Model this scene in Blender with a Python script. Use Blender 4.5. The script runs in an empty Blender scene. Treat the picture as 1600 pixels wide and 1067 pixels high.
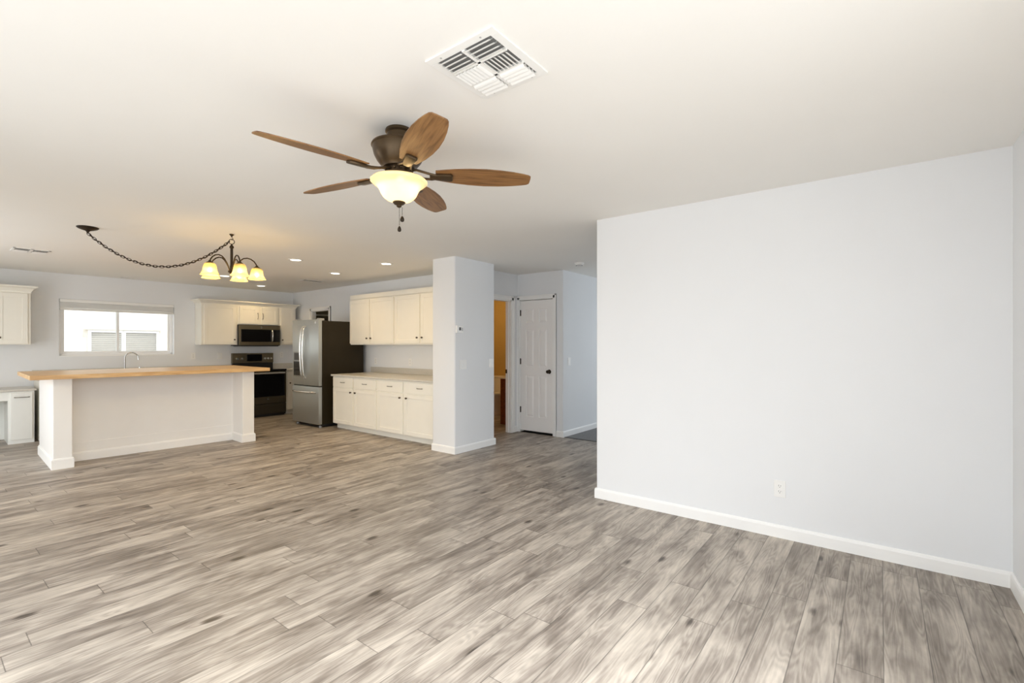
import bpy, bmesh, math, random
from mathutils import Vector, Matrix
random.seed(7)
R = math.radians
PI = math.pi
sc = bpy.context.scene
COL = sc.collection

# ------------------------------------------------------------------ camera
FPX = 743.0
HC = 1.337
H = 2.44
cam_d = bpy.data.cameras.new('camera')
cam_d.sensor_fit = 'HORIZONTAL'
cam_d.sensor_width = 36.0
cam_d.lens = FPX / 1600.0 * 36.0
cam_d.shift_y = 6.5 / 1600.0
cam_d.clip_start = 0.05
cam_d.clip_end = 200
cam = bpy.data.objects.new('camera', cam_d)
COL.objects.link(cam)
cam.location = (0, 0, HC)
cam.rotation_euler = (R(90), 0, math.atan2(-0.7908, 0.61206))
sc.camera = cam

# ------------------------------------------------------------------ world, daylight, exposure
vs = sc.view_settings
sc.display_settings.display_device = 'sRGB'
vs.view_transform = 'Standard'
vs.look = 'None'
vs.gamma = 1.0
vs.use_curve_mapping = False
vs.exposure = 0.05
sc.cycles.max_bounces = 12
sc.cycles.diffuse_bounces = 7
sc.cycles.glossy_bounces = 4
sc.cycles.sample_clamp_indirect = 8.0
sc.cycles.caustics_reflective = False
sc.cycles.caustics_refractive = False

w = bpy.data.worlds.new('sky')
sc.world = w
w.use_nodes = True
bg = w.node_tree.nodes['Background']
bg.inputs[0].default_value = (0.93, 0.97, 1.0, 1)
bg.inputs[1].default_value = 2.0


def area(name, loc, rot, sx, sy, power, color=(1, 1, 1), shape='RECTANGLE', spread=180):
    d = bpy.data.lights.new(name, 'AREA')
    d.shape = shape
    d.size = sx
    d.size_y = sy
    d.energy = power
    d.color = color
    d.spread = R(spread)
    o = bpy.data.objects.new(name, d)
    o.location = loc
    o.rotation_euler = rot
    COL.objects.link(o)
    return o


def point(name, loc, power, color, radius=0.03):
    d = bpy.data.lights.new(name, 'POINT')
    d.energy = power
    d.color = color
    d.shadow_soft_size = radius
    o = bpy.data.objects.new(name, d)
    o.location = loc
    COL.objects.link(o)
    return o


DAY = (0.85, 0.93, 1.0)
# daylight entering the glazed openings of the left wall (behind and left of the camera)
# high sky light falls steeply through the glazed openings, ground bounce comes in level
area('patio_sky', (-2.3, 1.75, 3.0), (0, R(-45), 0), 2.4, 4.6, 200, DAY)
area('patio_ground_bounce', (-1.06, 1.75, 1.0), (0, R(-90), 0), 1.9, 3.5, 15, (1.0, 0.97, 0.92))
area('front_sky_fill', (0.3, -1.9, 3.0), (R(45), 0, 0), 3.4, 2.4, 272, (0.93, 0.96, 1.0), spread=120)  # added fill through an unseen front opening, for faces turned towards it
area('front_bounce_fill', (0.4, -0.64, 1.0), (R(90), 0, 0), 2.5, 1.9, 16, (1.0, 0.96, 0.90))  # added level fill at the same unseen front opening
area('dining_sky', (-2.3, 7.0, 3.0), (0, R(-45), 0), 2.4, 3.2, 25, DAY)
area('dining_ground_bounce', (-1.06, 7.0, 1.0), (0, R(-90), 0), 1.9, 2.5, 29, (1.0, 0.97, 0.92))
area('hall_fill', (8.9, 1.4, 1.3), (0, R(90), 0), 2.0, 2.4, 46, DAY)  # added fill at the unseen hall end, in front of a closed wall
sd = bpy.data.lights.new('sun', 'SUN')
sd.energy = 4.0
sd.angle = R(0.6)
sd.color = (1.0, 0.96, 0.9)
so_ = bpy.data.objects.new('sun', sd)
so_.rotation_euler = Vector((-0.12, 0.40, -0.90)).to_track_quat('-Z', 'Y').to_euler()
COL.objects.link(so_)

# ------------------------------------------------------------------ materials
MATS = {}


def nt_new(name):
    m = bpy.data.materials.new(name)
    m.use_nodes = True
    nt = m.node_tree
    return m, nt, nt.nodes['Principled BSDF']


def mat(name, col, rough=0.5, metal=0.0, noise=0.03, scale=6.0, bump=0.0, bscale=120.0, spec=0.5, coat=0.0):
    """plain coloured surface with faint procedural variation"""
    if name in MATS:
        return MATS[name]
    m, nt, b = nt_new(name)
    N, L = nt.nodes, nt.links
    tc = N.new('ShaderNodeTexCoord')
    nz = N.new('ShaderNodeTexNoise')
    nz.inputs['Scale'].default_value = scale
    nz.inputs['Detail'].default_value = 3
    L.new(tc.outputs['Object'], nz.inputs['Vector'])
    r = N.new('ShaderNodeValToRGB')
    c = col
    r.color_ramp.elements[0].position = 0.3
    r.color_ramp.elements[1].position = 0.7
    r.color_ramp.elements[0].color = tuple(max(0, x * (1 - noise)) for x in c) + (1,)
    r.color_ramp.elements[1].color = tuple(min(1, x * (1 + noise)) for x in c) + (1,)
    L.new(nz.outputs['Fac'], r.inputs['Fac'])
    L.new(r.outputs['Color'], b.inputs['Base Color'])
    b.inputs['Roughness'].default_value = rough
    b.inputs['Metallic'].default_value = metal
    b.inputs['Specular IOR Level'].default_value = spec
    b.inputs['Coat Weight'].default_value = coat
    if bump > 0:
        n2 = N.new('ShaderNodeTexNoise')
        n2.inputs['Scale'].default_value = bscale
        n2.inputs['Detail'].default_value = 2
        L.new(tc.outputs['Object'], n2.inputs['Vector'])
        bp = N.new('ShaderNodeBump')
        bp.inputs['Strength'].default_value = bump
        bp.inputs['Distance'].default_value = 0.004
        L.new(n2.outputs['Fac'], bp.inputs['Height'])
        L.new(bp.outputs['Normal'], b.inputs['Normal'])
    MATS[name] = m
    return m


def emis(name, col, strength):
    if name in MATS:
        return MATS[name]
    m, nt, b = nt_new(name)
    b.inputs['Base Color'].default_value = (*col, 1)
    b.inputs['Emission Color'].default_value = (*col, 1)
    b.inputs['Emission Strength'].default_value = strength
    MATS[name] = m
    return m


def wood(name, dark, mid, light, sx=1.5, sy=18.0, rough=0.4, scale=3.0):
    m, nt, b = nt_new(name)
    N, L = nt.nodes, nt.links
    tc = N.new('ShaderNodeTexCoord')
    mp = N.new('ShaderNodeMapping')
    mp.inputs['Scale'].default_value = (sx, sy, sy)
    L.new(tc.outputs['Object'], mp.inputs['Vector'])
    nz = N.new('ShaderNodeTexNoise')
    nz.inputs['Scale'].default_value = scale
    nz.inputs['Detail'].default_value = 6
    nz.inputs['Distortion'].default_value = 0.6
    L.new(mp.outputs['Vector'], nz.inputs['Vector'])
    r = N.new('ShaderNodeValToRGB')
    r.color_ramp.elements[0].position = 0.32
    r.color_ramp.elements[0].color = (*dark, 1)
    r.color_ramp.elements[1].position = 0.72
    r.color_ramp.elements[1].color = (*light, 1)
    e = r.color_ramp.elements.new(0.5)
    e.color = (*mid, 1)
    L.new(nz.outputs['Fac'], r.inputs['Fac'])
    L.new(r.outputs['Color'], b.inputs['Base Color'])
    b.inputs['Roughness'].default_value = rough
    MATS[name] = m
    return m


def math_node(nt, op, a, b=None, c=None):
    n = nt.nodes.new('ShaderNodeMath')
    n.operation = op
    for i, v in enumerate((a, b, c)):
        if v is None:
            continue
        if isinstance(v, (int, float)):
            n.inputs[i].default_value = v
        else:
            nt.links.new(v, n.inputs[i])
    return n.outputs[0]


def plank_floor(name, PW=0.158, PL=1.22):
    m, nt, b = nt_new(name)
    N, L = nt.nodes, nt.links
    tc = N.new('ShaderNodeTexCoord')
    sp = N.new('ShaderNodeSeparateXYZ')
    L.new(tc.outputs['Object'], sp.inputs[0])
    x, y = sp.outputs[0], sp.outputs[1]
    M = lambda *a: math_node(nt, *a)
    yr = M('DIVIDE', M('ADD', y, 20.0 * PW + 0.012), PW)
    row = M('FLOOR', yr)
    fy = M('FRACT', yr)
    wn = N.new('ShaderNodeTexWhiteNoise')
    wn.noise_dimensions = '1D'
    L.new(row, wn.inputs['W'])
    xr = M('ADD', M('DIVIDE', x, PL), M('MULTIPLY', wn.outputs['Value'], 7.3))
    colm = M('FLOOR', xr)
    fx = M('FRACT', xr)
    cb = N.new('ShaderNodeCombineXYZ')
    L.new(row, cb.inputs[0]); L.new(colm, cb.inputs[1])
    wn2 = N.new('ShaderNodeTexWhiteNoise')
    wn2.noise_dimensions = '2D'
    L.new(cb.outputs[0], wn2.inputs['Vector'])
    pid = wn2.outputs['Value']
    # per-plank shifted coordinates, metres
    off = M('MULTIPLY', pid, 57.0)
    cv = N.new('ShaderNodeCombineXYZ')
    L.new(M('ADD', x, off), cv.inputs[0]); L.new(y, cv.inputs[1]); L.new(off, cv.inputs[2])

    def noise(sxyz, scale, detail=4, rough=0.55, dist=0.0):
        mp = N.new('ShaderNodeMapping')
        mp.inputs['Scale'].default_value = sxyz
        L.new(cv.outputs[0], mp.inputs['Vector'])
        nz = N.new('ShaderNodeTexNoise')
        nz.inputs['Scale'].default_value = scale
        nz.inputs['Detail'].default_value = detail
        nz.inputs['Roughness'].default_value = rough
        nz.inputs['Distortion'].default_value = dist
        L.new(mp.outputs[0], nz.inputs['Vector'])
        return nz.outputs['Fac']
    blotch = noise((1.5, 4.6, 1), 1.7, 4, 0.55, 0.35)             # cloudy stain along the plank
    grain = noise((2.2, 45.0, 1), 2.0, 5, 0.65, 0.4)     # fine streaks
    cath = noise((0.9, 8.0, 1), 1.4, 2, 0.4, 0.3)      # growth rings
    rings = M('SINE', M('MULTIPLY', cath, 95.0))
    # knots
    mpv = N.new('ShaderNodeMapping')
    mpv.inputs['Scale'].default_value = (1.0, 2.0, 1)
    L.new(cv.outputs[0], mpv.inputs['Vector'])
    vo = N.new('ShaderNodeTexVoronoi')
    vo.inputs['Scale'].default_value = 2.6
    vo.inputs['Randomness'].default_value = 1.0
    L.new(mpv.outputs[0], vo.inputs['Vector'])
    kn = N.new('ShaderNodeMapRange')
    kn.interpolation_type = 'SMOOTHSTEP'
    kn.inputs['From Min'].default_value = 0.03
    kn.inputs['From Max'].default_value = 0.17
    kn.inputs['To Min'].default_value = 1.0
    kn.inputs['To Max'].default_value = 0.0
    L.new(M('ADD', vo.outputs['Distance'], M('MULTIPLY', M('SUBTRACT', grain, 0.5), 0.16)), kn.inputs['Value'])
    # keep only some knots, by cell colour
    sc_ = N.new('ShaderNodeSeparateColor')
    L.new(vo.outputs['Color'], sc_.inputs[0])
    keep = M('GREATER_THAN', sc_.outputs[0], 0.42)
    knot = M('MULTIPLY', kn.outputs[0], keep)
    streak = noise((0.55, 9.0, 1), 2.4, 4, 0.6, 0.5)     # long dark and pale streaks
    v = M('ADD', 0.60, M('MULTIPLY', M('SUBTRACT', pid, 0.5), 0.20))
    v = M('ADD', v, M('MULTIPLY', M('SUBTRACT', blotch, 0.5), 1.2))
    v = M('ADD', v, M('MULTIPLY', M('SUBTRACT', streak, 0.5), 0.60))
    v = M('ADD', v, M('MULTIPLY', M('SUBTRACT', grain, 0.5), 0.50))
    v = M('ADD', v, M('MULTIPLY', rings, 0.07))
    v = M('SUBTRACT', v, M('MULTIPLY', knot, 0.62))
    ramp = N.new('ShaderNodeValToRGB')
    els = ramp.color_ramp.elements
    els[0].position = 0.05; els[0].color = (0.065, 0.052, 0.042, 1)
    els[1].position = 0.98; els[1].color = (0.56, 0.50, 0.425, 1)
    for p, c in ((0.28, (0.150, 0.124, 0.102)), (0.5, (0.255, 0.218, 0.184)), (0.72, (0.40, 0.352, 0.30))):
        e = els.new(p); e.color = (*c, 1)
    L.new(v, ramp.inputs['Fac'])
    # seams
    ey = M('MULTIPLY', M('MINIMUM', fy, M('SUBTRACT', 1.0, fy)), PW)
    ex = M('MULTIPLY', M('MINIMUM', fx, M('SUBTRACT', 1.0, fx)), PL)
    e = M('MINIMUM', ex, ey)
    sm = N.new('ShaderNodeMapRange')
    sm.inputs['From Min'].default_value = 0.0009
    sm.inputs['From Max'].default_value = 0.0028
    sm.inputs['To Min'].default_value = 0.45
    sm.inputs['To Max'].default_value = 1.0
    L.new(e, sm.inputs['Value'])
    mx = N.new('ShaderNodeMix')
    mx.data_type = 'RGBA'
    mx.blend_type = 'MULTIPLY'
    mx.inputs['Factor'].default_value = 1.0
    L.new(ramp.outputs['Color'], mx.inputs['A'])
    L.new(sm.outputs[0], mx.inputs['B'])
    L.new(mx.outputs['Result'], b.inputs['Base Color'])
    rr = M('ADD', 0.34, M('MULTIPLY', grain, 0.2))
    L.new(rr, b.inputs['Roughness'])
    b.inputs['Specular IOR Level'].default_value = 0.5
    bp = N.new('ShaderNodeBump')
    bp.inputs['Strength'].default_value = 0.15
    bp.inputs['Distance'].default_value = 0.002
    L.new(M('ADD', sm.outputs[0], M('MULTIPLY', grain, 0.4)), bp.inputs['Height'])
    L.new(bp.outputs['Normal'], b.inputs['Normal'])
    MATS[name] = m
    return m


def glow_glass(name, col, trans_w=0.75, dim=0.4, clear=0.2):
    """alabaster-like glass lit from inside: translucent mixed with diffuse and a gloss coat"""
    m, nt, b = nt_new(name)
    N, L = nt.nodes, nt.links
    tc = N.new('ShaderNodeTexCoord')
    nz = N.new('ShaderNodeTexNoise')
    nz.inputs['Scale'].default_value = 9
    nz.inputs['Detail'].default_value = 4
    nz.inputs['Distortion'].default_value = 1.5
    L.new(tc.outputs['Object'], nz.inputs['Vector'])
    r = N.new('ShaderNodeValToRGB')
    r.color_ramp.elements[0].position = 0.3
    r.color_ramp.elements[1].position = 0.7
    r.color_ramp.elements[0].color = tuple(x * 0.92 for x in col) + (1,)
    r.color_ramp.elements[1].color = (*col, 1)
    L.new(nz.outputs['Fac'], r.inputs['Fac'])
    L.new(r.outputs['Color'], b.inputs['Base Color'])
    b.inputs['Roughness'].default_value = 0.3
    tr = N.new('ShaderNodeBsdfTranslucent')
    dm = N.new('ShaderNodeMix')
    dm.data_type = 'RGBA'
    dm.blend_type = 'MULTIPLY'
    dm.inputs['Factor'].default_value = 1.0
    L.new(r.outputs['Color'], dm.inputs['A'])
    dm.inputs['B'].default_value = (dim, dim, dim, 1)
    L.new(dm.outputs['Result'], tr.inputs['Color'])
    mx = N.new('ShaderNodeMixShader')
    mx.inputs[0].default_value = trans_w
    L.new(b.outputs[0], mx.inputs[1])
    L.new(tr.outputs[0], mx.inputs[2])
    tp = N.new('ShaderNodeBsdfTransparent')
    tp.inputs[0].default_value = (*col, 1)
    m2 = N.new('ShaderNodeMixShader')
    m2.inputs[0].default_value = clear
    L.new(mx.outputs[0], m2.inputs[1])
    L.new(tp.outputs[0], m2.inputs[2])
    L.new(m2.outputs[0], N['Material Output'].inputs['Surface'])
    MATS[name] = m
    return m


def clear_glass(name):
    m, nt, b = nt_new(name)
    N, L = nt.nodes, nt.links
    t = N.new('ShaderNodeBsdfTransparent')
    t.inputs[0].default_value = (0.96, 0.98, 0.98, 1)
    g = N.new('ShaderNodeBsdfGlossy')
    g.inputs['Roughness'].default_value = 0.02
    mx = N.new('ShaderNodeMixShader')
    mx.inputs[0].default_value = 0.05
    L.new(t.outputs[0], mx.inputs[1]); L.new(g.outputs[0], mx.inputs[2])
    L.new(mx.outputs[0], N['Material Output'].inputs['Surface'])
    MATS[name] = m
    return m


def steel(name, col, rough=0.32, vertical=True):
    m, nt, b = nt_new(name)
    N, L = nt.nodes, nt.links
    tc = N.new('ShaderNodeTexCoord')
    mp = N.new('ShaderNodeMapping')
    mp.inputs['Scale'].default_value = (160, 160, 2) if vertical else (2, 2, 160)
    L.new(tc.outputs['Object'], mp.inputs['Vector'])
    nz = N.new('ShaderNodeTexNoise')
    nz.inputs['Scale'].default_value = 2
    L.new(mp.outputs[0], nz.inputs['Vector'])
    mr = N.new('ShaderNodeMapRange')
    mr.inputs['To Min'].default_value = rough - 0.06
    mr.inputs['To Max'].default_value = rough + 0.08
    L.new(nz.outputs['Fac'], mr.inputs['Value'])
    L.new(mr.outputs[0], b.inputs['Roughness'])
    b.inputs['Base Color'].default_value = (*col, 1)
    b.inputs['Metallic'].default_value = 0.85
    MATS[name] = m
    return m


M_WALL = mat('wall_paint', (0.80, 0.815, 0.835), 0.75, noise=0.008, scale=2, bump=0.05, bscale=90, spec=0.25)
M_CEIL = mat('ceiling_paint', (0.86, 0.85, 0.82), 0.85, noise=0.008, scale=1.5, bump=0.06, bscale=70, spec=0.2)
M_TRIM = mat('white_trim_paint', (0.90, 0.90, 0.89), 0.45, noise=0.008)
M_DOOR = mat('white_door_paint', (0.89, 0.88, 0.87), 0.45, noise=0.008)
M_CAB = mat('cream_cabinet_paint', (0.87, 0.845, 0.765), 0.42, noise=0.01)
M_CABW = mat('white_desk_paint', (0.86, 0.87, 0.84), 0.42, noise=0.01)
M_ISL = mat('island_paint', (0.86, 0.855, 0.84), 0.5, noise=0.01)
M_BLOCK = wood('butcher_block', (0.52, 0.31, 0.13), (0.66, 0.42, 0.19), (0.76, 0.54, 0.28), 1.2, 9, 0.35)
M_CTOP = mat('grey_laminate', (0.60, 0.575, 0.52), 0.3, noise=0.08, scale=60)
M_SLATE = steel('slate_steel', (0.22, 0.185, 0.125), 0.36, False)
M_STEEL = steel('brushed_steel', (0.50, 0.53, 0.54), 0.34)
M_BRIGHT = steel('bright_steel', (0.80, 0.80, 0.78), 0.18)
M_FSIDE = mat('dark_brown_enamel', (0.022, 0.016, 0.007), 0.5, noise=0.05, spec=0.25)
M_BLACK = mat('black_plastic', (0.012, 0.012, 0.012), 0.4)
M_BGLASS = mat('black_glass', (0.006, 0.006, 0.007), 0.06, noise=0.0)
M_DARKG = mat('dark_grey_plastic', (0.06, 0.06, 0.06), 0.45)
M_KNOB = mat('aged_bronze', (0.09, 0.07, 0.05), 0.35, 0.8)
M_PULL = steel('pewter', (0.30, 0.28, 0.25), 0.3)
M_BRONZE = mat('oil_rubbed_bronze', (0.032, 0.021, 0.012), 0.42, 0.55, noise=0.1)
M_FANB = mat('fan_bronze', (0.080, 0.053, 0.028), 0.36, 0.7, noise=0.12)
M_BLADE = wood('blade_wood', (0.12, 0.052, 0.016), (0.215, 0.102, 0.034), (0.30, 0.155, 0.056), 3.0, 34, 0.38, 2.0)
M_WHITEP = mat('white_plastic', (0.86, 0.86, 0.85), 0.4, noise=0.005)
M_GREYP = mat('grey_plastic', (0.45, 0.45, 0.45), 0.5)
M_VINYL = mat('white_vinyl', (0.88, 0.88, 0.88), 0.4, noise=0.005)
M_BOWL = glow_glass('alabaster_bowl', (0.96, 0.86, 0.64), 0.7, 0.27, 0.10)
M_SHADE = glow_glass('amber_glass', (0.97, 0.80, 0.42), 0.7, 0.25, 0.32)
M_BULB = emis('bulb', (1.0, 0.85, 0.55), 9.0)
M_LENS = emis('downlight_lens', (1.0, 0.93, 0.76), 5.0)
M_VENTD = mat('duct_shade', (0.22, 0.215, 0.21), 0.8)  # grey that paints in the shade behind the vent louvres
M_VENT = mat('vent_enamel', (0.86, 0.86, 0.84), 0.45, noise=0.01)
M_GOLD = mat('golden_wall', (0.60, 0.41, 0.14), 0.75, noise=0.02)  # even golden base colour of the bathroom walls
M_CHERRY = wood('cherry_wood', (0.10, 0.022, 0.010), (0.17, 0.040, 0.016), (0.24, 0.065, 0.026), 1, 10, 0.4)
M_PORC = mat('porcelain', (0.84, 0.80, 0.70), 0.15, noise=0.01)
M_FLOOR = plank_floor('plank_floor')
M_HALL = mat('hall_carpet', (0.20, 0.20, 0.205), 0.9, noise=0.25, scale=120)
M_PANTRY = mat('pantry_brown', (0.34, 0.30, 0.22), 0.8)  # even dark brown for the pantry walls and closet back
M_CHROME = mat('chrome', (0.55, 0.55, 0.55), 0.12, 1.0, noise=0.0)
M_GLASS = clear_glass('window_glass')
M_STUCCO = mat('cream_stucco', (0.86, 0.82, 0.76), 0.9, noise=0.03, scale=20)
M_BLINDG = mat('grey_blind', (0.80, 0.79, 0.77), 0.7)
M_BLIND = mat('blind_white', (0.88, 0.88, 0.86), 0.6)
M_GROUND = mat('gravel_ground', (0.55, 0.50, 0.43), 0.9, noise=0.2, scale=40)


# ------------------------------------------------------------------ mesh helpers
class MB:
    def __init__(self):
        self.bm = bmesh.new()

    def box(self, x0, x1, y0, y1, z0, z1, bev=0.0, seg=2):
        b = bmesh.new()
        bmesh.ops.create_cube(b, size=1.0)
        for v in b.verts:
            v.co = Vector(((x0 + x1) / 2 + v.co.x * (x1 - x0), (y0 + y1) / 2 + v.co.y * (y1 - y0),
                           (z0 + z1) / 2 + v.co.z * (z1 - z0)))
        if bev > 0:
            bmesh.ops.bevel(b, geom=b.edges[:], offset=bev, segments=seg, affect='EDGES', profile=0.5)
        self._merge(b)
        return self

    def _merge(self, b, M=None):
        if M is not None:
            bmesh.ops.transform(b, matrix=M, verts=b.verts)
        me = bpy.data.meshes.new('tmp')
        b.to_mesh(me)
        b.free()
        self.bm.from_mesh(me)
        bpy.data.meshes.remove(me)

    def prism(self, pts, z0, z1, M=None, bev=0.0):
        """closed polygon (x,y) extruded in z"""
        b = bmesh.new()
        lo = [b.verts.new((x, y, z0)) for x, y in pts]
        hi = [b.verts.new((x, y, z1)) for x, y in pts]
        n = len(pts)
        b.faces.new(lo[::-1]); b.faces.new(hi)
        for i in range(n):
            b.faces.new((lo[i], lo[(i + 1) % n], hi[(i + 1) % n], hi[i]))
        bmesh.ops.recalc_face_normals(b, faces=b.faces)
        if bev > 0:
            ed = [e for e in b.edges if abs(e.verts[0].co.z - e.verts[1].co.z) < 1e-6]
            bmesh.ops.bevel(b, geom=ed, offset=bev, segments=2, affect='EDGES', profile=0.5)
        self._merge(b, M)
        return self

    def lathe(self, prof, n=32, c=(0, 0), M=None):
        """profile [(r,z)] swept round z"""
        b = bmesh.new()
        rings = []
        for r, z in prof:
            if r < 1e-5:
                rings.append([b.verts.new((c[0], c[1], z))])
            else:
                rings.append([b.verts.new((c[0] + r * math.cos(2 * PI * k / n), c[1] + r * math.sin(2 * PI * k / n), z)) for k in range(n)])
        for a, d in zip(rings[:-1], rings[1:]):
            for k in range(n):
                k2 = (k + 1) % n
                if len(a) == 1 and len(d) == 1:
                    continue
                if len(a) == 1:
                    b.faces.new((a[0], d[k], d[k2]))
                elif len(d) == 1:
                    b.faces.new((a[k], a[k2], d[0]))
                else:
                    b.faces.new((a[k], a[k2], d[k2], d[k]))
        bmesh.ops.recalc_face_normals(b, faces=b.faces)
        self._merge(b, M)
        return self

    def tube(self, pts, rad, n=8, closed=False, sx=1.0):
        """round (or flattened) tube along a list of 3-D points; rad may be a list"""
        b = bmesh.new()
        P = [Vector(p) for p in pts]
        rings = []
        up = Vector((0, 0, 1))
        prev = None
        m = len(P)
        for i, p in enumerate(P):
            if closed:
                t = (P[(i + 1) % m] - P[(i - 1) % m])
            else:
                t = P[min(i + 1, m - 1)] - P[max(i - 1, 0)]
            t.normalize()
            if prev is None:
                a = up if abs(t.dot(up)) < 0.95 else Vector((1, 0, 0))
                u = t.cross(a).normalized()
            else:
                u = (prev - t * prev.dot(t)).normalized()
            prev = u
            v = t.cross(u)
            r = rad[i] if isinstance(rad, (list, tuple)) else rad
            rings.append([b.verts.new(p + u * (r * sx * math.cos(2 * PI * k / n)) + v * (r * math.sin(2 * PI * k / n))) for k in range(n)])
        rng = range(m) if closed else range(m - 1)
        for i in rng:
            a, d = rings[i], rings[(i + 1) % m]
            for k in range(n):
                b.faces.new((a[k], a[(k + 1) % n], d[(k + 1) % n], d[k]))
        if not closed:
            b.faces.new(rings[0][::-1]); b.faces.new(rings[-1])
        bmesh.ops.recalc_face_normals(b, faces=b.faces)
        self._merge(b)
        return self

    def cyl(self, p0, p1, r, n=20):
        return self.tube([p0, p1], r, n)

    def sphere(self, c, r, sz=1.0, n=16):
        b = bmesh.new()
        bmesh.ops.create_uvsphere(b, u_segments=n, v_segments=n // 2, radius=r)
        for v in b.verts:
            v.co = Vector((c[0] + v.co.x, c[1] + v.co.y, c[2] + v.co.z * sz))
        self._merge(b)
        return self

    def grid(self, quads):
        b = bmesh.new()
        for q in quads:
            b.faces.new([b.verts.new(p) for p in q])
        self._merge(b)
        return self

    def obj(self, name, m, parent=None, smooth=None, loc=None, rot=None):
        me = bpy.data.meshes.new(name)
        self.bm.to_mesh(me)
        self.bm.free()
        me.materials.append(m)
        if smooth is not None:
            me.shade_smooth()
            try:
                me.set_sharp_from_angle(angle=R(smooth))
            except Exception:
                pass
        o = bpy.data.objects.new(name, me)
        COL.objects.link(o)
        if parent:
            o.parent = parent
        if loc:
            o.location = loc
        if rot:
            o.rotation_euler = rot
        return o


def tag(o, label=None, cat=None, group=None, kind=None):
    if label: o['label'] = label
    if cat: o['category'] = cat
    if group: o['group'] = group
    if kind: o['kind'] = kind
    return o


def thing(name, label, cat, loc=(0, 0, 0), rz=0.0, group=None):
    o = bpy.data.objects.new(name, None)
    o.empty_display_size = 0.1
    COL.objects.link(o)
    o.location = loc
    o.rotation_euler = (0, 0, rz)
    return tag(o, label, cat, group)


def holder(name, loc=(0, 0, 0), rz=0.0):
    o = bpy.data.objects.new(name, None)
    o.empty_display_size = 0.1
    COL.objects.link(o)
    o.location = loc
    o.rotation_euler = (0, 0, rz)
    o['kind'] = 'structure'
    return o


def struct(name, mb, m, loc=None, rot=None, smooth=None):
    return tag(mb.obj(name, m, None, smooth, loc, rot), kind='structure')


def copy_tree(o, parent=None):
    c = o.copy()
    COL.objects.link(c)
    c.parent = parent
    for ch in list(o.children):
        copy_tree(ch, c)
    return c


def rrect(x0, x1, y0, y1, r, n=4):
    pts = []
    for cx, cy, a0 in ((x1 - r, y1 - r, 0), (x0 + r, y1 - r, 90), (x0 + r, y0 + r, 180), (x1 - r, y0 + r, 270)):
        for k in range(n + 1):
            a = R(a0 + 90 * k / n)
            pts.append((cx + r * math.cos(a), cy + r * math.sin(a)))
    return pts


# frame of the back kitchen wall: origin at the kitchen's far right corner
KO = (5.088, 9.76, 0)
KA = R(-2.0)


def K(u, v, z=0):
    return (KO[0] + u * math.cos(KA) - v * math.sin(KA), KO[1] + u * math.sin(KA) + v * math.cos(KA), z)


# ================================================================== SETTING
struct('floor', MB().box(-1.2, 9.2, -0.75, 10.4, -0.12, 0), M_FLOOR)
struct('floor_hall', MB().box(5.965, 9.1, 1.9, 3.65, 0.0, 0.004), M_HALL)
struct('trim_1', MB().box(5.940, 5.972, 1.9, 3.635, 0.0, 0.007, 0.002), mat('dark_transition', (0.05, 0.05, 0.05), 0.5))
struct('ceiling', MB().box(-1.2, 9.2, -0.75, 10.4, H, H + 0.12), M_CEIL)
struct('wall_right', MB().prism(rrect(3.765, 3.885, -0.62, 1.974, 0.012), 0, H), M_WALL, smooth=40)
struct('wall_front', MB().box(1.75, 9.1, -0.70, -0.58, 0, H).box(-1.12, -0.95, -0.70, -0.58, 0, H).box(-0.95, 1.75, -0.70, -0.58, 2.13, H), M_WALL)  # opening behind the camera is added to let in more light
mb = MB()
mb.box(-1.12, -1.0, -0.6, -0.05, 0, H).box(-1.12, -1.0, 3.55, 5.7, 0, H).box(-1.12, -1.0, 8.3, 10.2, 0, H)
mb.box(-1.12, -1.0, -0.05, 3.55, 2.13, H).box(-1.12, -1.0, 5.7, 8.3, 2.13, H)
struct('wall_left', mb, M_WALL)
# back wall with the window hole, in the K frame
WU0, WU1, WZ0, WZ1 = -3.585, -2.108, 1.182, 2.055
mb = MB()
mb.box(-6.3, WU0, 0, 0.16, 0, H).box(WU1, 0.3, 0, 0.16, 0, H).box(WU0, WU1, 0, 0.16, 0, WZ0).box(WU0, WU1, 0, 0.16, WZ1, H)
struct('wall_back', mb, M_WALL, loc=KO, rot=(0, 0, KA))
# kitchen right wall with the pantry door hole
mb = MB()
mb.box(5.09, 5.17, 4.5, 8.40, 0, H).box(5.09, 5.17, 9.02, 9.86, 0, H).box(5.09, 5.17, 8.40, 9.02, 2.03, H)
struct('wall_kitchen', mb, M_WALL)
mb = MB()
mb.box(5.98, 6.02, 7.9, 9.9, 0, H).box(5.17, 6.0, 7.9, 7.94, 0, H).box(5.17, 6.0, 9.84, 9.90, 0, H)
struct('wall_pantry', mb, M_PANTRY)
# pillar at the end of the kitchen run
struct('pillar', MB().prism(rrect(4.195, 4.955, 4.135, 4.54, 0.02), 0, H), M_WALL, smooth=40)
mb = MB()
mb.box(4.955, 5.17, 4.48, 4.58, 0, H).box(5.77, 5.93, 4.48, 4.58, 0, H).box(5.17, 5.77, 4.48, 4.58, 2.03, H)
struct('wall_bathroom', mb, M_WALL)
mb = MB()
mb.box(5.93, 6.03, 4.435, 4.58, 0, H).box(5.93, 6.03, 3.82, 4.435, 2.045, H)
mb.prism([(5.93, 3.82), (5.93, 3.665)] + [(5.945 - 0.015 * math.cos(R(a)), 3.665 - 0.015 * math.sin(R(a))) for a in (22, 45, 68)] + [(5.945, 3.65), (6.06, 3.65), (6.06, 3.82)], 0, H)
struct('wall_closet', mb, M_WALL, smooth=40)
struct('wall_hall', MB().box(6.06, 9.1, 3.65, 3.77, 0, H), M_WALL)
struct('wall_entry', MB().box(9.0, 9.12, -0.6, 3.7, 0, H), M_WALL)
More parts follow.
